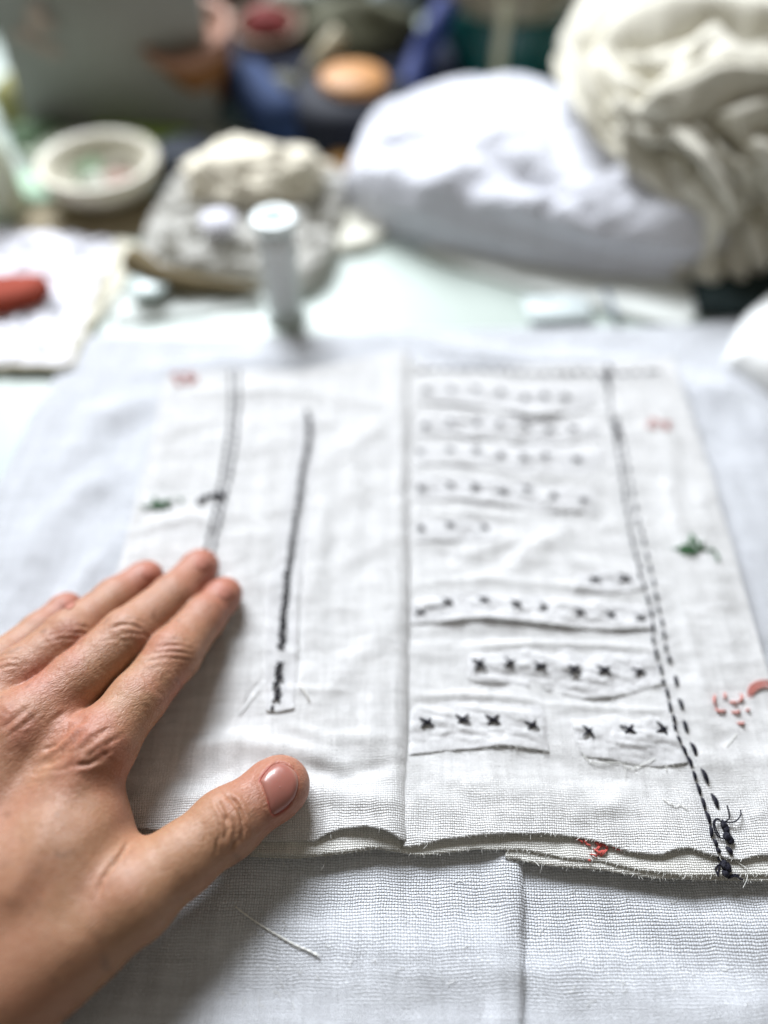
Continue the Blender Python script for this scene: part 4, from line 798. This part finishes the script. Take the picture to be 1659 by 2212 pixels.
# cream crumpled cloth at the right
M_cream = weave('cream_calico', (.80, .775, .675), .09, .12, .05, .3, tint=(.74, .70, .58))
def ell(nu=300, nv=220):
    th = np.linspace(0, 1, nu)[None]; ph = np.linspace(0, 1, nv)[:, None]; return th+0*ph, ph+0*th
def cream():
    a, b_ = ell(); pts = {}
    # rows run up the visible face of the heap: (u, v, z) of left, middle and right
    rows = [[(1430, 600, -1.0), (1540, 596, -.6), (1800, 560, -1)], [(1455, 520, .2), (1560, 560, .3), (1800, 500, 1.0)], [(1440, 420, 2.2), (1560, 440, 3.0), (1820, 400, 3.6)], [(1330, 330, 3.6), (1540, 330, 5.0), (1840, 300, 5.6)],
            [(1240, 240, 4.4), (1500, 220, 6.4), (1860, 200, 7.0)], [(1200, 140, 4.6), (1480, 110, 7.0), (1880, 90, 8.0)], [(1236, 60, 5.4), (1460, 10, 7.4), (1900, 0, 8.2)], [(1280, -40, 5.2), (1480, -80, 7.4), (1900, -80, 8)], [(1320, -90, 1.0), (1500, -140, 3), (1900, -160, 3)]]
    R = np.array([[P(*p) for p in r] for r in rows]); nv, nu = 240, 260
    cols = np.stack([smooth_line(R[:, k], nv) for k in range(3)], 1); S = np.stack([smooth_line(cols[i], nu) for i in range(nv)])
    V = S.reshape(-1, 3); q = proj(V); du = np.gradient(S, axis=1); dv = np.gradient(S, axis=0); n = np.cross(du, dv).reshape(-1, 3); n /= np.linalg.norm(n, axis=1)[:, None]+1e-9; n *= np.sign((n*(np.array([0, 0, 24])-V)).sum(1))[:, None]
    d = np.zeros(len(V))
    for l, w, a in (([(1230, 110), (1260, 240), (1340, 370), (1420, 440)], 26, .9), ([(1300, 150), (1310, 260), (1345, 330)], 16, -1.1), ([(1350, 200), (1362, 300), (1360, 380)], 18, .7), ([(1390, 270), (1450, 215), (1540, 195), (1680, 205)], 20, 1.0), ([(1400, 300), (1470, 255), (1560, 245), (1680, 260)], 20, .3), ([(1390, 190), (1450, 130), (1480, 100)], 20, -.9),
                    ([(1400, 330), (1450, 330), (1480, 350), (1500, 390)], 16, -1.7), ([(1400, 360), (1470, 400), (1500, 480), (1505, 560)], 20, 1.0), ([(1520, 258), (1560, 285), (1610, 340)], 18, -1.7), ([(1460, 300), (1520, 340), (1560, 420), (1548, 520)], 18, 1.0), ([(1420, 395), (1435, 440), (1430, 480)], 16, -1.6), ([(1600, 300), (1650, 350), (1700, 400)], 24, .9),
                    ([(1560, 560), (1590, 500), (1640, 460), (1700, 440)], 15, -1.6), ([(1480, 590), (1560, 590), (1640, 540), (1700, 500)], 26, .9), ([(1560, 60), (1620, 90), (1700, 110)], 18, -1.0), ([(1330, 60), (1450, 30), (1560, 45), (1700, 70)], 26, .8), ([(1260, 120), (1330, 105), (1420, 110)], 18, -.6), ([(1620, 380), (1640, 420), (1660, 480)], 18, -1.2)):
        dd, t, _ = seg_dist(q[:, 0], q[:, 1], smooth_line(np.array(l, float), 20)); d += a*np.exp(-(dd/w)**2)*np.clip(5*t*(1-t)+.3, 0, 1)
    d *= .8
    wx = q[:, 0]+28*fbm(q[:, 0]/170, q[:, 1]/170, None, 141, 2); wy = q[:, 1]+28*fbm(q[:, 0]/170, q[:, 1]/170, None, 142, 2)
    def pleat(guide, lam, sd):
        g_, t_, sg = seg_dist(wx, wy, smooth_line(np.array(guide, float), 30)); ph = g_*sg/lam+.35*fbm(t_*2.5, g_*sg/260, None, sd, 2)
        return (np.abs(np.sin(math.pi*(ph+.5)))**.55-.65)*(.9+.45*fbm(t_*3, g_/150, None, sd+1, 2))
    up_ = pleat([(1190, 60), (1260, 200), (1400, 250), (1560, 205), (1760, 215)], 62, 145); lo_ = pleat([(1360, 250), (1440, 330), (1505, 420), (1530, 520), (1500, 640)], 52, 149); tp_ = pleat([(1200, 150), (1330, 60), (1500, 40), (1760, 90)], 74, 152)
    wl = sstep(250, 330, q[:, 1]+.15*(1500-q[:, 0])); wt = sstep(150, 80, q[:, 1]); d += 1.15*(lo_*wl+(1-wl)*(up_*(1-wt)+tp_*wt))
    V = V+n*(1.1*d)[:, None]
    o = obj('crumpled_cloth', mk_mesh('crumpled_cloth', V, grid_faces(nu, nv), M_cream, uv=uvrot(V)))
    md = o.modifiers.new('thickness', 'SOLIDIFY'); md.thickness = .12*CM; md.offset = -1; return o
tag(cream(), 'tall cream crumpled cloth with deep loose folds at the right edge behind everything', 'cloth')
cb = np.array([T_(*p) for p in ((1500, 575), (1620, 560), (1800, 540), (1900, 200), (1700, 60), (1400, 60), (1330, 250), (1420, 430))])
mb = MB(); mb.box(T_(1620, 640)+np.array([1.5, .5, .5]), (9, 5.5, 1.0), -.1, 0, .3); o = mb.build('fabric_pouch', simple('dark_green_felt', (.010, .020, .020), .9, .6, 60)); tag(o, 'flat dark green black felt pouch under the front of the cream cloth', 'pouch')
rb = np.array([T_(*p) for p in ((1560, 800), (1600, 700), (1680, 655), (1900, 620), (2050, 760), (1900, 900), (1700, 880))])
rc = mound('cloth_bundle', rb, lambda x, y: 1.1+.25*fbm(x*.4, y*.4, s=150), simple('bleached_cotton', (.84, .85, .84), .8, .03, 30), p=2.6, disp=disp_noise(.12, .5, 151)); tag(rc, 'rounded white cloth bundle cut off by the right edge above the page corner', 'cloth')
# linen stack with pouch
M_pouch = weave('pouch_linen', (.62, .58, .49), .12, .4, .12, tint=(.50, .45, .36))
sb = np.array([T_(*p) for p in ((300, 600), (390, 612), (560, 628), (690, 622), (745, 470), (735, 400), (560, 385), (420, 395), (340, 480))])
st_ = mound('linen_stack', sb, lambda x, y: TZ+1.5+.3*fbm(x*.45, y*.45, s=160), M_swatch, p=4.5, nr=40, na=220, disp=disp_noise(.28, .8, 161, ridged=True)); tag(st_, 'folded stack of greyish beige linen lying behind the thread spool', 'linen stack')
mb = MB(); pts_ = [T_(288, 556, -.1)-np.array([0,.2,0]), T_(350, 592, -.3)-np.array([0,.3,0]), T_(430, 606, -.5)-np.array([0,.4,0]), T_(560, 616, -.6)-np.array([0,.4,0])]; mb.tube(smooth_line(pts_, 20), np.linspace(.75, .25, 20), 10); o = mb.build('shade_strip', simple('shade_brown', (.13, .10, .05), .9, .4, 60), st_)  # brown tube imitating the shadow below the folded stack
cpz = T_(553, 400, .5); pu = thing('drawstring_pouch', 'puffy beige linen pouch lying on top of the greyish linen stack', 'pouch', cpz)
mb = MB(); mb.ball((0, .2, .5), (3.8, 2.4, 1.5), 36, .20, 1, 3.0); mb.build('pouch_body', simple('pouch_cloth', (.76, .71, .58), .9, .15, 90, bump=.5), pu)
mb = MB(); mb.tube(smooth_line([(-.6, -2.3, .5), (-.4, -1.9, 1.0), (-.3, -.4, 1.6), (-.4, 1.2, 1.5)], 20), .09, 6); mb.build('seam', simple('seam_cloth', (.34, .30, .22), .9), pu)
bt = T_(472, 480, 1.0); mb = MB(); mb.ball(bt, (.95, .95, .5), 12, .05, 2); tag(mb.build('cotton_ball', simple('lavender_cotton', (.80, .80, .88), .8, .03)), 'small lavender white cotton pad on the greyish linen stack', 'cotton pad')
# bowl
bc = T_(216, 470); bo = thing('bowl', 'cream ceramic bowl with a wide rim at the left, holding small scraps', 'bowl', bc+np.array([0, 2.2, 0]))
M_cer = simple('cream_glaze', (.62, .59, .48), .35, .12, 25, spec=.5)
mb = MB(); mb.lathe([(.01, .1), (1.6, 0), (1.8, .2), (2.6, .7), (3.3, 1.5), (3.5, 2.05), (3.45, 2.3), (3.2, 2.36), (2.8, 2.0), (2.4, 1.3), (1.6, .8), (.01, .7)], k=48); mb.build('bowl_body', M_cer, bo)
for i, (x, y, c_) in enumerate(((-.9, .6, (.18, .26, .16)), (.6, .9, (.30, .28, .22)), (1.2, -.5, (.42, .30, .26)), (-.2, -.6, (.50, .52, .46)))):
    q = bc+np.array([x*.85, 2.2+y, 1.2]); mb = MB(); mb.ball(q, (1.0, .9, .5), 10, .3, i); tag(mb.build('fabric_scrap', simple('scrap_%d' % i, c_, .9, .3, 80)), ['dark green', 'brown grey', 'dull pink', 'pale grey green'][i]+' fabric scrap lying inside the cream bowl', 'fabric scrap', 'scraps in the bowl')
mb = MB(); mb.box(T_(215, 492)+np.array([0, .8, .06]), (9.5, 4, .12), .1, 0, .04); tag(mb.build('brown_card', simple('brown_card', (.32, .27, .18), .8, .2)), 'dull brown card lying under the cream bowl', 'card')
# white bottle left
q = T_(14, 455); bt_ = thing('glue_bottle', 'pale greenish white bottle standing at the left edge beside the bowl', 'bottle', q)
mb = MB(); mb.lathe([(.01, 0), (1.25, 0), (1.3, .2), (1.3, 3.2), (1.1, 3.9), (.7, 4.3)], k=32); mb.build('bottle_body', simple('milky_plastic', (.70, .76, .62), .4, .05), bt_)
mb = MB(); mb.lathe([(.75, 4.2), (.95, 4.3), (.95, 5.2), (.75, 5.5), (.01, 5.55)], k=28); mb.build('cap', simple('cream_cap', (.80, .82, .62), .4, .05), bt_)
# clutter between bottle and panel
def lump(name, u, v, z, r, col, label, cat, sd=0, amp=.2, rough=.8):
    q = T_(u, v, z); mb = MB(); mb.ball(q, r, 14, amp, sd); return tag(mb.build(name, simple(name+'_surface', col, rough, .25, 60)), label, cat)
lump('cloth_scrap', 150, 320, -.8, (3.2, 1.6, .6), (.55, .62, .50), 'pale green cloth scrap behind the cream bowl', 'cloth', 1)
lump('cloth_scrap', 85, 300, -.8, (1.8, 1.8, 1.0), (.10, .16, .09), 'dark green cloth scrap between bottle and grey panel', 'cloth', 2)
lump('yarn_ball', 48, 215, -.2, (2.0, 1.8, 1.5), (.30, .29, .12), 'olive yellow yarn ball at the left edge below the white one', 'yarn ball', 3, .08)
lump('yarn_ball', 62, 128, .6, (1.7, 1.5, 1.3), (.70, .72, .78), 'white yarn ball in the dark upper left corner', 'yarn ball', 4, .05)
lump('cloth_scrap', 60, 410, -.9, (2.2, 1.6, .5), (.46, .62, .48), 'mint green cloth scrap between the bottle and the cream bowl', 'cloth', 5)
lump('cloth_scrap', 395, 345, -.6, (2.4, 2.0, 1.0), (.06, .07, .09), 'dark slate cloth scrap between bowl and beige pouch', 'cloth', 6)
mb = MB(); mb.box(T_(40, 60)+np.array([-6, 5, 3]), (16, 5, 9), .05, 0, .5); tag(mb.build('storage_box', simple('dark_box', (.035, .032, .022), .8, .4)), 'dark brown storage box in the far upper left corner', 'box')
# standing grey panel
q = T_(265, 285); pn = thing('standing_board', 'tall grey board standing upright behind the cream bowl', 'board', q)
R = rotm(.10, 0, .02)
M_pan = simple('grey_board', (.29, .295, .27), .7, .10, 12)
mb = MB(); mb.box((0, 1.4, 4.6), (12.4, 1.2, 9.6), .02, -.10, .15); mb.build('panel', M_pan, pn)
mb = MB()
rg = random.Random(5)
for i in range(9): mb.ball((-3.9+rg.uniform(-.9, .9), .62+.02*i, 5.6+rg.uniform(-1.4, 1.4)), (.55, .05, .4), 8, .2, i)
mb.build('printed_flower', simple('faded_red_print', (.37, .30, .26), .7, .1), pn)
mb = MB(); mb.box(T_(240, 268)+np.array([0, .2, .35]), (8.5, 1.5, .7), .04, 0, .12); tag(mb.build('booklet', simple('ochre_paper', (.34, .24, .05), .6, .3)), 'ochre booklet lying at the foot of the grey board', 'booklet')
mb = MB(); mb.box(T_(300, 300)+np.array([0, .2, .12]), (6.2, 2.0, .25), -.04, 0, .08); tag(mb.build('paper_strip', simple('lime_paper', (.36, .55, .08), .6, .2)), 'lime green paper strip in front of the ochre booklet', 'paper')
# back clutter
def cup(name, u, v, rt, rb_, h, col, rim, label, cat, tilt=(0, 0), inner=None, z=TZ):
    q = T_(u, v, z); t = thing(name, label, cat, q); M = rotm(tilt[0], tilt[1], 0)
    mb = MB(); mb.lathe([(.01, 0), (rb_, 0), (rt*.97, h*.93), (rt*.97-.25, h*.93), (rb_-.2, .3), (.01, .3)], k=36, M=M); mb.build('cup_body', simple(name+'_clay', col, .7, .2, 40), t)
    mb = MB(); mb.lathe([(rt*.97, h*.86), (rt*1.05, h*.9), (rt*1.05, h), (rt*.86, h), (rt*.86, h*.9)], k=36, M=M); mb.build('rim', simple(name+'_rim', rim, .6, .1), t)
    if inner: mb = MB(); mb.ball(np.array((0, 0, h*.92))@M.T, (rt*.75, rt*.75, rt*.5), 12, .15, 3); mb.build('filling', simple(name+'_filling', inner, .8, .2), t)
cup('clay_pot', 462, 232, 2.8, 1.3, 5.6, (.24, .105, .035), (.36, .19, .13), 'tan clay pot with a pale pink rim right of the grey board', 'pot', (.25, -.12))
cup('wooden_cup', 590, 150, 2.3, 1.8, 3.4, (.08, .04, .02), (.13, .07, .035), 'dark brown wooden cup behind the pink rimmed clay pot', 'cup', (.2, 0), (.15, .014, .012))
q = T_(598, 262, -.2); mb = MB(); d_ = np.array([3.0, -2.6, -.6]); mb.tube([q-d_*.75+np.array([0, 1, .8]), q, q+d_*.7+np.array([0, 1, .6])], (1.5, 1.7, 1.5), 14); tag(mb.build('denim_roll', simple('denim', (.014, .032, .09), .85, .4, 90)), 'rolled blue denim between the clay pot and the corked jar', 'denim roll')
mb = MB(); mb.ball(T_(525, 262)+np.array([0, .5, .6]), (1.7, 1.5, 1.1), 12, .25, 8); tag(mb.build('cloth_scrap', simple('slate_cloth', (.09, .14, .16), .9, .3)), 'dark slate blue cloth scrap left of the denim roll', 'cloth')
q = T_(764, 345); jr = thing('cork_jar', 'black jar with a round orange cork lid standing behind the beige pouch', 'jar', q+np.array([0, 3.2, 0]))
mb = MB(); mb.lathe([(.01, 0), (3.9, 0), (4.1, .3), (4.1, 2.2), (3.4, 2.8), (2.2, 3.1)], k=44); mb.build('jar_body', simple('black_glaze', (.006, .008, .016), .7, .3, 20, spec=.2), jr)
mb = MB(); mb.lathe([(2.0, 3.0), (2.1, 3.15), (2.1, 3.5), (1.9, 3.68), (.01, 3.7)], k=40); mb.build('lid', simple('orange_cork', (.42, .20, .065), .55, .25, 160), jr)
mb = MB(); mb.box(T_(720, 235)+np.array([0, 4.5, .8]), (17, 6, 2.6), .05, 0, .6); tag(mb.build('folded_denim', simple('navy_denim', (.008, .012, .028), .9, .5, 90)), 'pile of folded navy denim behind the corked jar', 'denim')
lump('wood_scrap', 742, 348, -.7, (1.1, .8, .5), (.40, .22, .07), 'small orange brown wood scrap beside the lavender heap', 'wood scrap', 7)
lump('khaki_bag', 775, 92, 1.0, (4.2, 2.6, 2.4), (.075, .075, .042), 'khaki cloth bag at the back above the corked jar', 'bag', 8, .15)
lump('cloth_scrap', 612, 200, .2, (1.6, 1.2, 1.2), (.12, .12, .095), 'grey beige cloth scrap between wooden cup and corked jar', 'cloth', 9)
mb = MB(); mb.tube([T_(672, 165, .8), T_(700, 120, 2.2), T_(735, 70, 3.4)], (.75, .7, .6), 10); tag(mb.build('wooden_peg', simple('pale_wood', (.42, .38, .26), .6, .2)), 'pale wooden stick leaning behind the corked jar', 'stick')
mb = MB(); mb.tube(smooth_line([T_(878, 205, .5), T_(905, 130, 1.5), T_(935, 70, 2.8), T_(962, 15, 3.6)], 14), .8, 10); tag(mb.build('blue_strap', simple('cobalt_web', (.008, .022, .12), .7, .3)), 'cobalt blue strap standing between the khaki bag and the teal jar', 'strap')
mb = MB(); mb.box(T_(500, 60)+np.array([2, 9, 2.0]), (60, 4, 6.0), 0, 0, .6); tag(mb.build('storage_box', simple('grey_brown_box', (.045, .042, .033), .8, .5, 9)), 'long grey brown storage box along the back of the table', 'box')
lump('cloth_scrap', 640, 25, 1.5, (2.4, 1.6, 1.8), (.22, .24, .20), 'grey cloth scrap at the top middle of the back row', 'cloth', 11)
lump('cloth_scrap', 850, 15, 2.0, (2.0, 1.6, 1.6), (.15, .18, .19), 'blue grey cloth scrap at the top between khaki bag and strap', 'cloth', 12)
q = T_(1100, 205); tj = thing('teal_jar', 'glazed teal jar with a cream shoulder standing behind the lavender heap', 'jar', q+np.array([0, 4.8, 0]))
mb = MB(); mb.lathe([(.01, 0), (4.1, 0), (4.6, 1.0), (4.75, 3.6), (4.7, 4.4)], k=48); mb.build('jar_body', simple('teal_glaze', (.005, .07, .065), .16, .3, 15, spec=.6), tj)
mb = MB(); mb.lathe([(4.7, 4.4), (4.6, 5.5), (4.0, 7.4), (3.2, 8.4), (3.3, 9.4)], k=48); mb.build('jar_shoulder', simple('cream_glaze_warm', (.26, .23, .16), .16, .2, 15, spec=.7), tj)
mb = MB(); mb.tube(smooth_line([(-.9, -4.78, .6), (-1.0, -4.9, 2.6), (-.9, -4.8, 4.4), (-.8, -4.55, 5.8)], 14), .42, 8); mb.build('painted_highlight', simple('highlight_cream', (.50, .48, .34), .2, .1), tj)  # pale streak shaped on the jar to imitate its highlight
# left swatch with print and red piece
sw = coons(PP([(-260, 800), (0, 792), (130, 792), (152, 784)], TZ+.3), PP([(-160, 520), (0, 508), (140, 506), (256, 524)], TZ+.5), PP([(-260, 800), (-160, 520)], TZ+.3), PP([(152, 784), (200, 660), (256, 524)], TZ+.4), 90, 70)
m, nt, b = new_mat('printed_cotton'); uvn = N(nt, 'ShaderNodeUVMap', uv_map='weave').outputs[0]; nn = noise_tex(nt, uvn, .75, 3, .6); mr = N(nt, 'ShaderNodeMapRange', interpolation_type='SMOOTHSTEP'); nt.links.new(nn, mr.inputs[0]); mr.inputs[1].default_value = .50; mr.inputs[2].default_value = .60
nt.links.new(mixc(nt, mr.outputs[0], (.76, .76, .82), (.30, .30, .32)), b.inputs['Base Color']); b.inputs['Roughness'].default_value = .85
so, SG = cloth('printed_swatch', sw, lambda X, Y, U, W: TZ+.5+.2*fbm(X*.4, Y*.4, s=171)+.15*fbm(X*1.1, Y*1.1, s=172), m, None, .12); tag(so, 'white cotton swatch with grey floral print at the left edge below the bowl', 'swatch')
mb = MB()
for e in (SG[0], SG[:, -1]): mb.tube(resample(e, 60)+np.array([0, 0, -.08]), .16, 6)
mb.build('hem', simple('sand_hem', (.52, .48, .36), .9, .3, 200), so)
mb = MB(); q = [T_(-80, 600, 0), T_(40, 585, .1), T_(100, 590, .1), T_(70, 635, .0), T_(-40, 655, 0)]; mb2 = np.array(q)
rd = mound('red_felt', np.array(q)[:, :2].tolist() and np.c_[np.array(q)[:, :2], np.zeros(5)], lambda x, y: 0.15+0*x, simple('brick_red_felt', (.27, .04, .018), .85, .2, 80), z0=-.75, p=5, nr=8, na=60); tag(rd, 'brick red felt piece lying on the printed swatch', 'felt')
# clear bobbin on the table
q = T_(330, 648); m = simple('frosted_plastic', (.66, .76, .74), .25, .03)
bb = thing('bobbin', 'small pale green plastic bobbin lying on the table left of the spool', 'bobbin', q)
mb = MB(); mb.lathe([(.25, 0), (1.0, 0), (1.0, .12), (.3, .14), (.3, .85), (1.0, .88), (1.0, 1.0), (.25, 1.0)], k=28); mb.build('bobbin_body', m, bb)
mb = MB(); mb.lathe([(.31, .16), (.6, .18), (.6, .82), (.31, .84)], k=24); mb.build('wound_thread', simple('grey_bobbin_thread', (.42, .46, .44), .7), bb)

for k_i, (pts_k, hgt_k, col_k, lab) in enumerate((
    ([(256, 520), (300, 540), (262, 640), (205, 715), (160, 790), (140, 780), (200, 650)], .35, (.62, .60, .50), 'narrow sand coloured cloth strip along the right side of the printed swatch'),
    ([(300, 615), (420, 625), (560, 632), (560, 668), (400, 690), (260, 700), (250, 660)], .22, (.66, .70, .67), 'thin pale mint cloth scrap on the table between swatch and spool'),
    ([(660, 470), (760, 455), (830, 500), (800, 540), (700, 560), (650, 600), (640, 540)], .5, (.70, .69, .60), 'ivory cloth scrap between the spool and the lavender heap'))):
    bk = np.array([T_(*p) for p in pts_k]); o = mound('cloth_scrap', bk, lambda x, y: TZ+hgt_k+.12*fbm(x*.9, y*.9, s=200+k_i), simple('scrap_cloth_%d' % k_i, col_k, .85, .1, 60, bump=.4), p=5, nr=12, na=80, disp=disp_noise(.08, 1.1, 210+k_i)); tag(o, lab, 'cloth')
